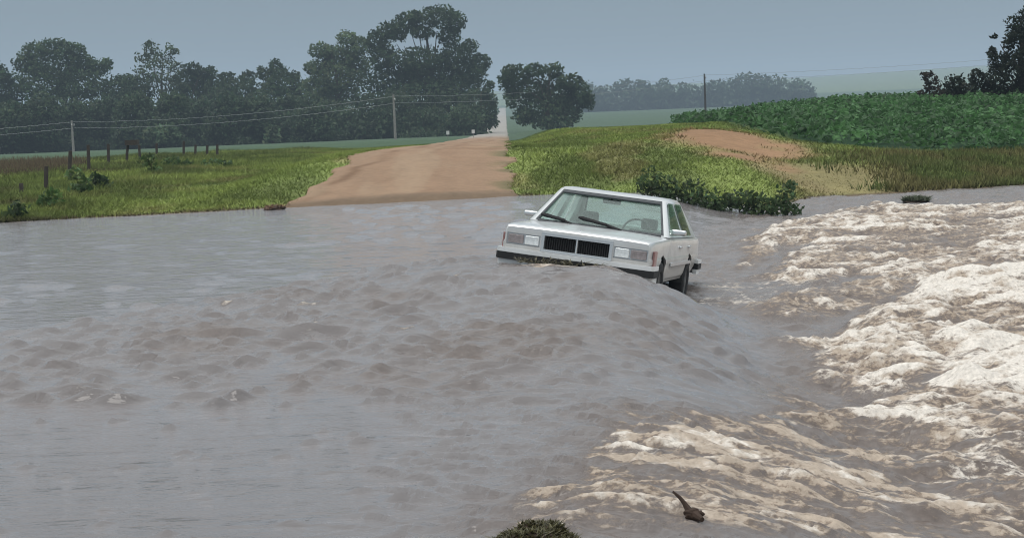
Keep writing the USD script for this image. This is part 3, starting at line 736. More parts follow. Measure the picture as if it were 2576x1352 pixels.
lsh = [((500, 1090, 60, 45), (450, 1110, 50, 36), 'dark weedy shrub below the third fence post', (.05, .085, .028)), ((600, 1075, 55, 36), (560, 1050, 30, 40), 'blackish weedy shrub right of the one under the third post', (.035, .06, .022)),
       ((1010, 950, 50, 36), (1100, 960, 40, 20), 'dark clump of weeds below the far fence corner', (.045, .075, .025)), ((310, 1150, 60, 46), (260, 1190, 60, 40), 'green weed clump beside the second fence post', (.07, .12, .035)),
       ((440, 1020, 50, 46), (480, 1050, 40, 36), 'pale green weed clump right of the third fence post', (.09, .13, .045)), ((120, 1220, 50, 40), (60, 1260, 60, 36), 'dark weed clump at the shore by the left edge', (.05, .085, .03)),
       ((870, 940, 50, 40), (910, 1000, 60, 26), 'green weed clump behind the post with a box', (.07, .115, .035)), ((1250, 960, 60, 26), (1330, 965, 40, 20), 'low weed strip right of the last fence posts', (.06, .10, .035))]
for row in lsh:
    bl, lab, col = list(row[:-2]), row[-2], row[-1]
    px, py = z1(bl[0][0], max(q[1] + q[3] for q in bl))
    y = 46.0
    for yy in np.arange(41, 110, .5):
        if proj([at_d(px, py, yy)[0], yy, float(ground_z(at_d(px, py, yy)[0], yy))])[1] <= py:
            y = yy
            break
    plant_tree('weed_shrub', lab, 'shrub', bl, z1, y, .10, col, LS, density=2.4, trunk_r=.02)


# ------------------------------------------------------------------ grass, crops, weeds
def blades(P, h, w, tint, r, lean=.35):
    n = len(P)
    a = r.uniform(0, 2 * np.pi, n)
    side = np.stack([np.cos(a), np.sin(a), np.zeros(n)], 1)
    h = h * r.uniform(.6, 1.4, n)
    tip = P + np.stack([r.normal(size=n) * lean * h, r.normal(size=n) * lean * h, h], 1)
    v = np.stack([P - side * w[:, None], P + side * w[:, None], tip], 1).reshape(-1, 3)
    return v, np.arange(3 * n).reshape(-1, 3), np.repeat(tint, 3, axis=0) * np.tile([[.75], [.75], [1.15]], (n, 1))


def soften(prim, v):
    """Blades shade like the sward they stand in: normals lean upward."""
    t = v.reshape(-1, 3, 3)
    n = np.cross(t[:, 1] - t[:, 0], t[:, 2] - t[:, 0]); n /= np.linalg.norm(n, axis=1, keepdims=True) + 1e-12
    n *= np.sign(n[:, 2:3] + 1e-9)
    n = n * .45 + [0, 0, 1]; n /= np.linalg.norm(n, axis=1, keepdims=True)
    g_ = UsdGeom.Mesh(prim)
    g_.CreateNormalsAttr(Vt.Vec3fArray.FromNumpy(np.repeat(n, 3, axis=0).astype(np.float32))); g_.SetNormalsInterpolation('vertex')
    return prim


def scatter(n, x0, x1, y0, y1, r, p=1.0):
    y = y0 + (y1 - y0) * r.uniform(0, 1, n) ** p
    x = r.uniform(0, 1, n) * (x1 - x0) + x0
    return x, y


r = np.random.default_rng(5)
for nm, (x0, x1), lab in (('grass', (-27, ROAD_L + .2), 'bright green grass covering the left bank beside the road'), ('grass', (ROAD_R - .2, 22), 'bright green grass between the gravel road and the crop field')):
    N = 260000
    x, y = scatter(N, x0, x1, 39.5, 115, r, 1.9)
    t = y - shore(x)
    ed = np.where(x < -2, ROAD_L + (n2(x * 0 + 3.1, y, 1, .35, 41, 3) - .5) * 1.1 - .6 * smooth01(52, 40, y) - x, x - ROAD_R - (n2(x * 0 + 9.1, y, 1, .5, 42, 3) - .5) * .7)
    keep = (t > .05) & (ed > -.25) & (r.uniform(0, 1, N) > 1.0 * dirt_w(x, y)) & (field_w(x, y) < .5) & (r.uniform(0, 1, N) > .45 * tan_w(x, y)) & (np.abs(x / y) < .40)
    keep &= (ed > .35) | (r.uniform(0, 1, N) < .75)
    x, y = x[keep], y[keep]
    tall = n2(x, y, .5, .4, 91, 2)
    weedy = np.maximum(smooth01(46, 60, y) * smooth01(-9, -15, x), smooth01(-9.5, -13, x) * .8)
    P = np.stack([x, y, ground_z(x, y) - .02], -1)
    tint = ground_tint(x, y) * r.uniform(.75, 1.35, (len(x), 1)) * np.array([1.02, 1.05, .95])
    tint = blend(tint, np.array([.075, .095, .032]), weedy * smooth01(.42, .62, n2(x, y, .45, .35, 193, 3)) * .85)
    tint = blend(tint, np.array([.10, .075, .045]), weedy * smooth01(.62, .72, n2(x, y, .3, .3, 92, 2)) * .8)
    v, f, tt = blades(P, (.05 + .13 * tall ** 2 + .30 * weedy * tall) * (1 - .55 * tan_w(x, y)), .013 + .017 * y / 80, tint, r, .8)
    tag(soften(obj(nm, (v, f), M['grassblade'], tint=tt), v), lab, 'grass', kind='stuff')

# red brown dead weeds on the far left rise
x, y = scatter(9000, -30, -18.5, 66, 92, r)
keep = x / y < -.262 + .03 * (n2(x, y, .4, .4, 301, 2) - .5)
x, y = x[keep], y[keep]
P = np.stack([x, y, ground_z(x, y)], -1)
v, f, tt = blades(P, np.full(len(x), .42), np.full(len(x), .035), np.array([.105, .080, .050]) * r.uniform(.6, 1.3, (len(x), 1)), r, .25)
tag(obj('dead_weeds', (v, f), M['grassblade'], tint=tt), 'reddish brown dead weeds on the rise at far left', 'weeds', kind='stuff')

# broad-leaved crop in rows on the right
rowsx, rowsy = [], []
for k in np.arange(-60, 60):
    yy = np.arange(50, 108, .42)
    xx = 9 + k * .76 + (yy - 60) * .55
    rowsx.append(xx); rowsy.append(yy)
x = np.concatenate(rowsx) + r.normal(size=sum(map(len, rowsx))) * .10
y = np.concatenate(rowsy) + r.normal(size=len(x)) * .10
keep = (field_w(x, y) > .45) & (x / y < .40) & (x > 3)
x, y = x[keep], y[keep]
hh = .34 * r.uniform(.75, 1.25, len(x)) * (.8 + .5 * n2(x, y, .25, .2, 95, 2))
per = 11
off = r.normal(size=(len(x), per, 3)); off /= np.linalg.norm(off, axis=2, keepdims=True)
off *= r.uniform(.5, 1, (len(x), per, 1))
C = np.stack([x, y, ground_z(x, y) + hh * .9], -1)[:, None] + off * np.stack([hh, hh, hh * .95], -1)[:, None]
tn = np.array([.048, .108, .036]) * r.uniform(.55, 1.55, (len(x), 1, 1)) * r.uniform(.7, 1.3, (len(x), per, 1)) * (.6 + .8 * n2(x, y, .35, .18, 96, 2))[:, None, None]
olive = smooth01(70, 52, y)[:, None, None] * .0
v, f, tt = leaves(C.reshape(-1, 3), .13, tn.reshape(-1, 3), r, flat=.35)
tag(obj('crop', (v, f), M['crop'], tint=tt), 'dark green broad leaved crop rows rising to the right', 'crop', kind='stuff')

# olive weeds between the crop and the water at the right
x, y = scatter(60000, 9.5, 24, 47, 55.5, r)
keep = (y - shore(x) > .05) & (smooth01(9.5, 15, x + 5 * (n2(x, y, .45, .45, 199, 2) - .5)) > r.uniform(0, 1, len(x)))
x, y = x[keep], y[keep]
P = np.stack([x, y, ground_z(x, y) - .03], -1)
wv = n2(x, y, .6, .5, 97, 3)[:, None]
tint = (np.array([.135, .175, .052]) * (1 - smooth01(.4, .65, wv)) + np.array([.19, .175, .07]) * smooth01(.4, .65, wv)) * r.uniform(.6, 1.3, (len(x), 1))
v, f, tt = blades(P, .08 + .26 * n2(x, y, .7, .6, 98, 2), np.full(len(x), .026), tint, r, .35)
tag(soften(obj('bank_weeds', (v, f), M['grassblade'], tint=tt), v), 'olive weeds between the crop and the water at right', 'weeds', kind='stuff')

# ------------------------------------------------------------------ fence posts
posts = [(130, 1075, 1165, 'short leaning fence post nearest the left edge of the picture'), (270, 975, 1130, 'tall fence post second from the left edge'), (405, 885, 1060, 'tall dark fence post third from the left edge'),
         (520, 850, 968, 'fence post fourth from the left edge'), (635, 845, 940, 'thin fence post just left of the post with a box'), (740, 850, 955, 'fence post carrying a dark box on its top'),
         (820, 850, 902, 'short fence post just right of the post with a box'), (918, 842, 900, 'short fence post seventh from the left edge'), (1075, 828, 895, 'thick fence post first of the far group of four'),
         (1145, 850, 912, 'fence post second of the far group of four'), (1212, 852, 918, 'fence post third of the far group of four'), (1275, 848, 918, 'fence post last of the far group of four')]
pd = [50.6, 53, 59, 68, 76, 82, 88, 93, 94, 92, 90, 89]
for (u, v0, v1, lab), y in zip(posts, pd):
    foot, top = at_d(*z1(u, v1), y), at_d(*z1(u, v0), y)
    gz = float(ground_z(foot[0], y))
    t = thing('fence_post', lab, 'fence post', (foot[0], y, gz), 'wooden fence posts on the left bank')
    hgt = top[2] - gz
    lean = (top[0] - foot[0]) + r.normal() * .03
    obj('post', tube([(0, 0, -.4), (lean * .5, 0, hgt * .5), (lean, .02, hgt - .02), (lean, .02, hgt)], [.075, .07, .068, .05], 8), M['post'], t, smooth=40)
    if 'carrying' in lab:
        b = trimesh.creation.box((.62, .45, .26)); b.apply_translation((lean + .22, 0, hgt + .10))
        obj('box', b, M['post'], t)

# ------------------------------------------------------------------ utility poles and lines
tops = []
for (px, py0, py1, y, lab) in ((182, 303, 385, 262, 'wooden utility pole at the far left in front of the dark trees'), (990, 238, 362, 238, 'grey utility pole in front of the tallest tree left of the road'), (1770, 186, 305, 300, 'dark utility pole standing before the far hazy tree belt')):
    foot, top = at_d(px + .04 * (py1 - py0), py1, y), at_d(px, py0, y)
    gz = float(ground_z(foot[0], y))
    t = thing('utility_pole', lab, 'utility pole', (foot[0], y, gz), 'utility poles')
    hgt = top[2] - gz
    obj('shaft', tube([(0, 0, -1), (0, 0, hgt * .5), (0, 0, hgt)], [.22, .19, .15], 10), M['polewood'] if px < 1500 else M['post'], t, smooth=40)
    arm = trimesh.creation.box((.12, 1.7, .14)); arm.apply_translation((.16, 0, hgt - .8))
    obj('crossarm', arm, M['polewood'], t)
    for sy in (-.75, .75):
        c = trimesh.creation.cylinder(.06, .22, sections=8); c.apply_translation((.16, sy, hgt - .62))
        obj('insulator', c, M['ceramic'], t)
    tops.append((np.array([foot[0], y, gz + hgt]), hgt))
ends = [tops[0][0] + np.array([-70, 6, -.4])] + [t[0] for t in tops] + [tops[2][0] + np.array([90, 10, 3])]
for k, (dz, lab) in enumerate(((-.25, 'upper pale wire strung between the utility poles'), (-1.25, 'lower pale wire strung between the utility poles'))):
    pts = []
    for a, b in zip(ends[:-1], ends[1:]):
        for q in np.linspace(0, 1, 14)[:-1]:
            pts.append(a * (1 - q) + b * q + np.array([0.3, 0, dz - 4 * q * (1 - q) * .9]))
    tag(obj('power_line', tube(np.array(pts), .022, 5), M['wire'], smooth=40), lab, 'power line', 'power lines')
# small white road markers far up the road
for px, py, lab in ((1126, 334, 'small grey road marker left of the whiter one by the far trees'), (1190, 331, 'small white road sign beside the road in front of the dark trees')):
    y = 190
    c = at_d(px, py, y)
    gz = float(ground_z(c[0], y))
    t = thing('road_sign', lab, 'sign', (c[0], y, gz), 'far road signs')
    b = trimesh.creation.box((.36, .03, .42)); b.apply_translation((0, 0, c[2] - gz)); obj('panel', b, M['signface'], t)
    obj('post', tube([(0, .04, -.2), (0, .04, c[2] - gz)], .035, 6), M['polewood'], t)

# ------------------------------------------------------------------ the car
CARX, CARY, CARZ = 1.28, 22.664, -0.51
yaw, pit, rol = map(math.radians, (-102.95, -4.126, -8.9))
Rz = np.array([[math.cos(yaw), -math.sin(yaw), 0], [math.sin(yaw), math.cos(yaw), 0], [0, 0, 1]])
Ry = np.array([[math.cos(pit), 0, math.sin(pit)], [0, 1, 0], [-math.sin(pit), 0, math.cos(pit)]])
Rx = np.array([[1, 0, 0], [0, math.cos(rol), -math.sin(rol)], [0, math.sin(rol), math.cos(rol)]])
RM = Rz @ Ry @ Rx
mt = Gf.Matrix4d(1.0)
for i in range(3):
    mt.SetRow(i, Gf.Vec4d(*RM[:, i], 0))
mt.SetRow(3, Gf.Vec4d(CARX, CARY, CARZ, 1))
car = thing('sedan_car', 'old silver four door sedan floating tilted in the flood', 'car', matrix=mt)


def man(tm):
    return m3.Manifold(m3.Mesh(np.asarray(tm.vertices, np.float32), np.asarray(tm.faces, np.uint32)))


def mbox(x0, x1, y0, y1, z0, z1):
    return m3.Manifold.cube((x1 - x0, y1 - y0, z1 - z0)).translate((x0, y0, z0))


def rbox(x0, x1, y0, y1, z0, z1, rr=.02):
    pts = [m3.Manifold.sphere(rr, 10).translate((x, y, z)) for x in (x0 + rr, x1 - rr) for y in (y0 + rr, y1 - rr) for z in (z0 + rr, z1 - rr)]
    return m3.Manifold.batch_hull(pts)


def hull(pts):
    return m3.Manifold.hull_points(np.asarray(pts, float).tolist())


def mcyl(x, z, y0, y1, rad, seg=40):
    return m3.Manifold.cylinder(y1 - y0, rad, rad, seg).rotate((-90, 0, 0)).translate((x, y0, z))


def section(w, zb, zs, zt):
    """Half outline from the bottom centre round the side to the top centre (y, z)."""
    half = [(0, zb), (w * .80, zb), (w * .93, zb + .05), (w * .965, zb + .13), (w * .985, .56), (w * 1.0, .60), (w * 1.0, .645), (w * .985, .67), (w * .985, zs - .09), (w * .978, zs - .03), (w * .962, zs), (w * .92, zs + (zt - zs) * .45), (w * .70, zs + (zt - zs) * .8), (w * .40, zs + (zt - zs) * .97), (0, zt)]
    return half + [(-a, b) for a, b in half[-2:0:-1]]


ST = [(2.60, .925, .42, .835, .850), (2.585, .940, .40, .85, .868), (2.52, .955, .38, .862, .886), (2.30, .968, .33, .874, .900), (1.9, .977, .30, .886, .916), (1.4, .983, .29, .896, .930), (1.10, .985, .28, .905, .940), (.3, .985, .28, .91, .945), (-.8, .985, .28, .91, .945), (-1.8, .98, .30, .91, .945), (-2.4, .965, .36, .90, .935), (-2.66, .945, .42, .88, .91), (-2.70, .92, .45, .86, .885)]
vs, nst = [], 0
for (x, w, zb, zs, zt) in ST:
    q = section(w, zb, zs, zt)
    nst = len(q)
    vs += [(x, a, b) for a, b in q]
fs = []
for i in range(len(ST) - 1):
    for j in range(nst):
        a, b = i * nst + j, i * nst + (j + 1) % nst
        fs += [(a, b, b + nst), (a, b + nst, a + nst)]
k = len(vs)
vs += [(ST[0][0], 0, .6), (ST[-1][0], 0, .65)]
for j in range(nst):
    fs.append((k, (j + 1) % nst, j))
    fs.append((k + 1, (len(ST) - 1) * nst + j, (len(ST) - 1) * nst + (j + 1) % nst))
bt = trimesh.Trimesh(vs, fs, process=False)
bt.fix_normals()
body = man(bt)
cavity = mbox(-1.86, 1.08, -.86, .86, .36, 1.3)
for ax, rad in ((1.66, .385), (-1.25, .37)):
    for sy in (-1, 1):
        body -= mcyl(ax, .315, min(sy * .66, sy * 1.2), max(sy * .66, sy * 1.2), rad)
body -= cavity
hoodbox = mbox(1.19, 2.50, -.76, .76, .78, 1.2)
hood = body ^ hoodbox
body -= mbox(1.182, 2.508, -.768, .768, .772, 1.2)
doors = []
for sy in (-1, 1):
    for (x0, x1) in ((-.20, .97), (-1.22, -.206)):
        lo, hi = sorted((sy * .70, sy * 1.3))
        dm = body ^ mbox(x0, x1, lo, hi, .37, 1.2)
        doors.append((dm, sy, x0, x1))
    lo, hi = sorted((sy * .70, sy * 1.3))
    body -= mbox(-1.226, .976, lo, hi, .364, 1.2)
# grille and lamp recesses
body -= mbox(2.50, 2.7, -.43, .43, .60, .80)
for sy in (-1, 1):
    lo, hi = sorted((sy * .47, sy * .90))
    body -= mbox(2.54, 2.7, lo, hi, .625, .765)
trunk = body ^ mbox(-2.62, -1.93, -.76, .76, .80, 1.2)
body -= mbox(-2.628, -1.922, -.768, .768, .795, 1.2)
obj('body', body, M['paint'], car, smooth=28)
obj('hood', hood, M['paint'], car, smooth=28)
obj('trunk_lid', trunk, M['paint'], car, smooth=28)
for dm, sy, x0, x1 in doors:
    d = obj('door', dm, M['paint'], car, smooth=28)
    hx = x0 + .13
    obj('door_handle', rbox(hx, hx + .18, sy * .985 - .018, sy * .985 + .018, .775, .81, .012), M['chrome'], str(d.GetPath()), smooth=40)
    obj('side_moulding', rbox(x0 + .01, x1 - .01, sy * .99 - .012, sy * .99 + .012, .545, .595, .008), M['chrome'], str(d.GetPath()), smooth=40)

# greenhouse
GB, GT, GC = (1.18, -1.98, .945, .92), (.36, -1.20, .735, 1.395), (.14, -1.02, .61, 1.442)


def ring(x0, x1, w, z):
    return [(x0, -w, z), (x0, w, z), (x1, -w, z), (x1, w, z)]


outer = hull(ring(*GB) + ring(*GT) + ring(.28, -1.13, .695, 1.427) + ring(*GC))
inner = hull(ring(1.10, -1.90, .895, .88) + ring(GT[0] - .05, GT[1] + .05, .68, 1.355) + ring(.12, -.98, .57, 1.402))


def quad(b, t):
    return np.array([b[0], b[1], t[1], t[0]], float)


def inset(q, left, right, bot, top):
    """q: bottom-left, bottom-right, top-right, top-left."""
    P = lambda u, v: (q[0] * (1 - u) + q[1] * u) * (1 - v) + (q[3] * (1 - u) + q[2] * u) * v
    return np.array([P(left, bot), P(1 - right, bot), P(1 - right, 1 - top), P(left, 1 - top)])


def prism(q, d0, d1):
    n = np.cross(q[1] - q[0], q[2] - q[0]); n /= np.linalg.norm(n)
    return hull(np.vstack([q + n * d0, q + n * d1]))


wind = quad([(1.18, -.945, .92), (1.18, .945, .92)], [(.36, -.735, 1.395), (.36, .735, 1.395)])
rear = quad([(-1.98, .945, .92), (-1.98, -.945, .92)], [(-1.20, .735, 1.395), (-1.20, -.735, 1.395)])
wind_in = inset(wind, .034, .034, .045, .02)
rear_in = inset(rear, .07, .07, .06, .05)


def side(xz, sy):
    out = []
    for x, z in xz:
        t = (z - .92) / (1.395 - .92)
        out.append((x, sy * (.945 + (.735 - .945) * t), z))
    return np.array(out if sy < 0 else out[::-1])


fw = [(1.0, .955), (.33, 1.355), (-.10, 1.355), (-.12, .955)][::-1]
rw = [(-.44, .955), (-.40, 1.355), (-1.02, 1.355), (-1.26, .955)][::-1]
shell = outer - inner
shell -= prism(wind_in, -.2, .2)
shell -= prism(rear_in, -.2, .2)
sides = []
for sy in (-1, 1):
    for xz in (fw, rw):
        q = side(xz, sy)
        shell -= prism(q, -.2, .2)
        sides.append((q, sy))
shell -= mbox(-3, 3, -2, 2, .5, .924)
roof = obj('roof', shell, M['paint'], car, smooth=30)


def pane(q, grow, off, th=.005):
    c = q.mean(0)
    q2 = c + (q - c) * grow
    return prism(q2, off - th / 2, off + th / 2)


ws = obj('windshield', pane(wind_in, 1.02, -.02), M['glass'], car)
obj('rear_window', pane(rear_in, 1.02, -.02), M['glass'], car)
for q, sy in sides:
    obj('side_window', pane(q, 1.04, -.02), M['glass'], car)
# dark seal round the windshield
wi2 = inset(wind, .05, .05, .07, .10)
obj('windshield_seal', prism(wind_in, -.012, .004) - prism(wi2, -.1, .1), M['seal'], car)
ri2 = inset(rear, .085, .085, .085, .09)
obj('rear_window_seal', prism(rear_in, -.012, .004) - prism(ri2, -.1, .1), M['seal'], car)
# wipers
nrm = np.cross(wind[1] - wind[0], wind[2] - wind[0]); nrm /= np.linalg.norm(nrm)
Wp = lambda u, v: (wind[0] * (1 - u) + wind[1] * u) * (1 - v) + (wind[3] * (1 - u) + wind[2] * u) * v + nrm * .035
for (u0, v0, u1, v1) in ((.30, .02, .085, .13), (.66, .02, .36, .17)):
    w = obj('wiper', tube([Wp(u0, v0) - nrm * .03, Wp((u0 + u1) / 2, (v0 + v1) / 2 + .01), Wp((u0 * .25 + u1 * .75), v0 * .25 + v1 * .75)], [.024, .02, .014], 6), M['rubber'], car, smooth=40)
    obj('wiper_blade', tube([Wp(u1 + .30 * (u0 - u1) + .10, v1 * .55 - .02), Wp(u1, v1), Wp(u1 - .03, v1 + .015)], [.022, .03, .018], 6), M['rubber'], str(w.GetPath()), smooth=40)
obj('cowl', rbox(1.09, 1.178, -.84, .84, .915, .945, .012), M['seal'], car, smooth=40)
# mirrors on the front doors
for sy in (-1, 1):
    mp_ = obj('mirror', rbox(.70, .80, min(sy * .92, sy * 1.12), max(sy * .92, sy * 1.12), .965, 1.04, .025), M['chrome'], car, smooth=40)
    obj('mirror_glass', rbox(.692, .704, min(sy * .94, sy * 1.10), max(sy * .94, sy * 1.10), .978, 1.03, .004), M['darkplastic'], str(mp_.GetPath()), smooth=40)
    obj('mirror_stalk', tube([(.76, sy * .85, .95), (.75, sy * .94, .98)], .02, 6), M['chrome'], str(mp_.GetPath()), smooth=40)
# nose: grille, lamps, header, bumper
gr = obj('grille', mbox(2.47, 2.505, -.43, .43, .60, .80), M['grille'], car)
gp = str(gr.GetPath())
for sy in (-1, 1):
    lo, hi = sorted((sy * .012, sy * .43))
    for k_ in range(14):
        yy = lo + .02 + (hi - lo - .04) * k_ / 13
        obj('grille_bar', mbox(2.505, 2.545, yy - .004, yy + .004, .612, .788), M['grille'], gp)
obj('grille_divider', rbox(2.50, 2.612, -.012, .012, .60, .80, .008), M['chrome'], gp, smooth=40)
fr = mbox(2.53, 2.615, -.455, .455, .580, .822) - mbox(2.4, 2.7, -.415, .415, .612, .782)
obj('grille_surround', fr, M['chrome'], gp)
obj('hood_ornament', hull([(2.50, -.01, .85), (2.50, .01, .85), (2.44, 0, .85), (2.485, -.006, .91), (2.485, .006, .91)]), M['chrome'], car)
for sy in (-1, 1):
    lo, hi = sorted((sy * .47, sy * .90))
    hl = obj('headlight', mbox(2.545, 2.575, lo, hi, .63, .76) , M['chrome'], car)
    hp = str(hl.GetPath())
    a, b = sorted((sy * .485, sy * .665))
    obj('lamp_lens', rbox(2.56, 2.605, a, b, .64, .752, .012), M['lamp'], hp, smooth=40)
    a, b = sorted((sy * .685, sy * .885))
    obj('turn_lens', rbox(2.56, 2.60, a, b, .64, .752, .012), M['turnlens'], hp, smooth=40)
    lo, hi = sorted((sy * .945, sy * .975))
    obj('side_marker', rbox(2.27, 2.50, lo, hi, .57, .76, .010), M['amber'], car, smooth=40)
    lo, hi = sorted((sy * .50, sy * .90))
    obj('tail_light', rbox(-2.72, -2.66, lo, hi, .64, .80, .015), M['redlens'], car, smooth=40)


def bumper(front, z0, z1, out, th, w=.965, wrap=.42):
    xf = 2.60 + out
    ol = shapely.Polygon([(xf, -w * .6), (xf, w * .6), (xf - .06, w + out * .3 - .03), (xf - .12, w + out * .3), (2.60 - wrap, w + out * .3), (2.60 - wrap, w + out * .3 - th), (xf - .16, w + out * .3 - th), (xf - th, w * .6), (xf - th, -w * .6), (xf - .16, -w - out * .3 + th), (2.60 - wrap, -w - out * .3 + th), (2.60 - wrap, -w - out * .3), (xf - .12, -w - out * .3), (xf - .06, -w - out * .3 + .03)]).buffer(.012).buffer(-.012)
    t = trimesh.creation.extrude_polygon(ol, z1 - z0, engine='earcut')
    t.apply_translation((0, 0, z0))
    if not front:
        t.vertices[:, 0] = -t.vertices[:, 0] - .10
        t.invert()
    return t


for front in (True, False):
    bp = obj('bumper', bumper(front, .52, .575, .12, .12), M['bumper'], car, smooth=30)
    obj('rub_strip', bumper(front, .432, .517, .135, .10), M['rubber'], str(bp.GetPath()), smooth=30)
    obj('lower_bumper', bumper(front, .36, .428, .08, .06), M['bumper'], str(bp.GetPath()), smooth=30)
# undercarriage, wheels
obj('underbody', join(trimesh.Trimesh(*[(np.array(q.to_mesh().vert_properties[:, :3])), q.to_mesh().tri_verts][:2]) if False else trimesh.creation.box((4.4, 1.2, .12), transform=trimesh.transformations.translation_matrix((-.05, 0, .25)))), M['darkplastic'], car)


def lathe(prof, seg=36):
    p = np.array(prof)
    t = trimesh.creation.revolve(p, sections=seg)
    t.apply_transform(trimesh.transformations.rotation_matrix(math.pi / 2, (1, 0, 0)))
    return t


tyre_prof = [(.20, -.085), (.215, -.10), (.27, -.11), (.315, -.10), (.335, -.075), (.338, 0), (.335, .075), (.315, .10), (.27, .11), (.215, .10), (.20, .085), (.20, -.085)]
rim_prof = [(0, -.06), (.205, -.06), (.205, .06), (.19, .085), (.16, .07), (.07, .075), (.06, .095), (0, .10)]
for ax, zc in ((1.66, .285), (-1.25, .26)):
    for sy in (-1, 1):
        T = trimesh.transformations.translation_matrix((ax, sy * .865, zc))
        ty = lathe(tyre_prof); ri = lathe(rim_prof)
        if sy > 0:
            ri.apply_transform(trimesh.transformations.rotation_matrix(math.pi, (0, 0, 1)))
        ty.apply_transform(T); ri.apply_transform(T)
        ty.fix_normals(); ri.fix_normals()
        wh = obj('wheel', ty, M['rubber'], car, smooth=40)
        obj('rim', ri, M['rimsteel'], str(wh.GetPath()), smooth=30)
# dark liners inside the wheel arches
for ax, rad in ((1.66, .38), (-1.25, .365)):
    for sy in (-1, 1):
        lo, hi = sorted((sy * .665, sy * .955))
        lin = (mcyl(ax, .315, lo, hi, rad) - mcyl(ax, .315, lo + (.02 if sy > 0 else -.1), hi + (.1 if sy > 0 else -.02), rad - .012)) - mbox(ax - 1, ax + 1, -2, 2, -.5, .26)
        obj('arch_liner', lin, M['darkplastic'], car, smooth=40)
# cabin
ds = obj('dashboard', hull([(1.07, -.84, .60), (1.07, .84, .60), (1.07, -.84, .90), (1.07, .84, .90), (.62, -.82, .87), (.62, .82, .87), (.55, -.80, .60), (.55, .80, .60)]), M['dash'], car)
stw = trimesh.creation.torus(.19, .014, 28, 8)
stw.apply_transform(trimesh.transformations.rotation_matrix(math.radians(65), (0, 1, 0))); stw.apply_translation((.36, .38, .93))
st_ = obj('steering_wheel', stw, M['darkplastic'], car, smooth=True)
obj('steering_column', tube([(.36, .38, .93), (.60, .38, .82)], .03, 8), M['darkplastic'], str(st_.GetPath()), smooth=40)
for sy in (-1, 1):
    s_ = obj('seat', join(*[trimesh.Trimesh(q.to_mesh().vert_properties[:, :3], q.to_mesh().tri_verts) for q in (rbox(-.35, .15, sy * .40 - .30, sy * .40 + .30, .40, .58, .05), m3.Manifold.batch_hull([m3.Manifold.sphere(.05, 10).translate(p) for p in [(-.35, sy * .40 - .26, .55), (-.35, sy * .40 + .26, .55), (-.50, sy * .40 - .22, .90), (-.50, sy * .40 + .22, .90)]]))]), M['seatcloth'], car, smooth=40)
    obj('headrest', rbox(-.58, -.49, sy * .43 - .12, sy * .43 + .12, .96, 1.12, .04), M['seatcloth'], str(s_.GetPath()), smooth=40)
obj('rear_seat', m3.Manifold.batch_hull([m3.Manifold.sphere(.05, 10).translate(p) for p in [(-1.25, -.72, .5), (-1.25, .72, .5), (-1.50, -.72, .84), (-1.50, .72, .84), (-1.62, -.72, .5), (-1.62, .72, .5)]]), M['seatcloth'], car, smooth=40)
rm = obj('rearview_mirror', rbox(.37, .40, -.125, .125, 1.265, 1.325, .012), M['darkplastic'], car, smooth=40)
obj('mirror_stem', tube([(.39, 0, 1.30), (.42, 0, 1.35)], .01, 6), M['darkplastic'], str(rm.GetPath()))

# ------------------------------------------------------------------ debris
M['drift'] = simple('drift_wood', (.045, .028, .020), .8, var=.3, scale=8, bump=.5, spec=.3)
M['mudgrass'] = leaf_material('wet_grass', .1, .4, .4)


def water_hit(px, py):
    for y in np.arange(6.2, 58, .02):
        p = at_d(px, py, y)
        z = Zw[min(np.searchsorted(rows, y), len(rows) - 1), np.clip(np.searchsorted(aa, p[0] / (y + 6)), 0, len(aa) - 1)]
        if p[2] <= z:
            return p
    return p


p1 = water_hit(*zoom6(1085, 760))
p0, p2 = at_d(*zoom6(1005, 650), p1[1] + .05), at_d(*zoom6(1150, 785), p1[1] - .12)
p1 = p1 + [0, 0, .02]
t = thing('driftwood_branch', 'dark forked driftwood branch sticking up in the near rapids', 'branch', p1)
q0, q2 = p0 - p1, p2 - p1
bpts = [q0, q0 * .7 + [.008, 0, 0], q0 * .4 + [.004, 0, .004], q0 * .12, q2 * .35, q2 * .8]
obj('branch', tube(bpts, [.005, .009, .011, .018, .022, .012], 7), M['drift'], t, smooth=40)
rs = trimesh.creation.icosphere(3, 1.0)
rv = np.array(rs.vertices); rv *= (.5 + 1.0 * fbm(rv * 2.1 + 3, 3, 12))[:, None]
obj('root', trimesh.Trimesh(rv * [.045, .03, .026] + q2 * .2, rs.faces), M['drift'], t, smooth=True)


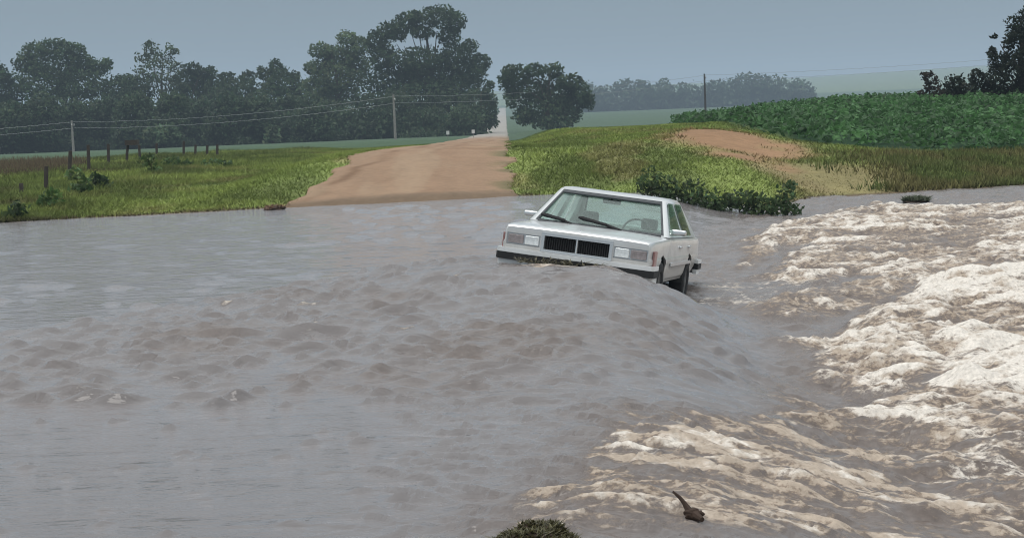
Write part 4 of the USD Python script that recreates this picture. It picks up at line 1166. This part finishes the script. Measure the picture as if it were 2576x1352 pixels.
def clod(name, label, cat, c, rad, n, size, base, seed, height):
    rr = np.random.default_rng(seed)
    t = thing(name, label, cat, c)
    s_ = trimesh.creation.icosphere(3, 1.0)
    v = np.array(s_.vertices)
    v *= (.55 + .9 * fbm(v * 2.6 + seed, 4, seed))[:, None]
    obj('clod', trimesh.Trimesh(v * rad, s_.faces), M['drift'], t, smooth=True)
    a = rr.normal(size=(n, 3)); a /= np.linalg.norm(a, axis=1, keepdims=True); a[:, 2] = np.abs(a[:, 2])
    P = a * (.55 + .9 * fbm(a * 2.6 + seed, 4, seed))[:, None] * rad * .98
    tn = np.array(base) * rr.uniform(.4, 1.5, (n, 1)) * (.4 + 1.2 * fbm(P * 9, 2, seed))[:, None]
    v, f, tt = blades(P, np.full(n, height), np.full(n, size), tn, rr, 1.0)
    obj('blades', (v, f), M['mudgrass'], t, tint=tt)


c = at_z(1345, 1418, .0)
clod('grass_clod', 'dark mossy clod of earth and grass at the bottom edge of the water', 'clod', c + np.array([0, .02, .0]), np.array([.22, .18, .155]), 6500, .007, (.075, .068, .030), 3, .016)
c = water_hit(2303, 505)
clod('floating_brush', 'dark green brush clump drifting in the far right water', 'brush', c, np.array([.34, .3, .06]), 420, .025, (.07, .085, .045), 4, .09)
c = at_z(690, 527, 0)
clod('shore_clod', 'small reddish clod of mud at the shore left of the road', 'clod', c, np.array([.26, .2, .10]), 120, .02, (.16, .09, .05), 5, .06)
# flattened grass caught under the bumper
cb = (RM @ np.array([2.78, .02, .47])) + [CARX, CARY, CARZ]
rr = np.random.default_rng(8)
n = 420
P = np.stack([rr.uniform(-.72, .66, n), rr.normal(size=n) * .05 - .02, np.zeros(n)], -1)
P[:, 2] = -P[:, 0] * math.tan(math.radians(8)) + rr.uniform(-.10, .055, n) * (1 - (P[:, 0] / .8) ** 2)
v, f, tt = blades(P, np.full(n, .03), np.full(n, .014), np.array([.09, .08, .045]) * rr.uniform(.4, 1.7, (n, 1)), rr, 1.5)
t = thing('caught_grass', 'matted green and brown grass caught on the front bumper of the car', 'debris', cb)
obj('stems', (v, f), M['mudgrass'], t, tint=tt)

# ------------------------------------------------------------------ air
hz = usdkit.material(stage, '/World/Looks/damp_air', {'v': ('principled_volume', {'color': (0.46, 0.575, 0.69), 'density': 0.00042, 'anisotropy': 0.0})}, volume='v.volume')
hb = trimesh.creation.box((6400, 5600, 160)); hb.apply_translation((0, 2500, 75))
tag(obj('haze', hb, hz), 'thin blue grey rain haze over the fields', 'haze', kind='stuff')
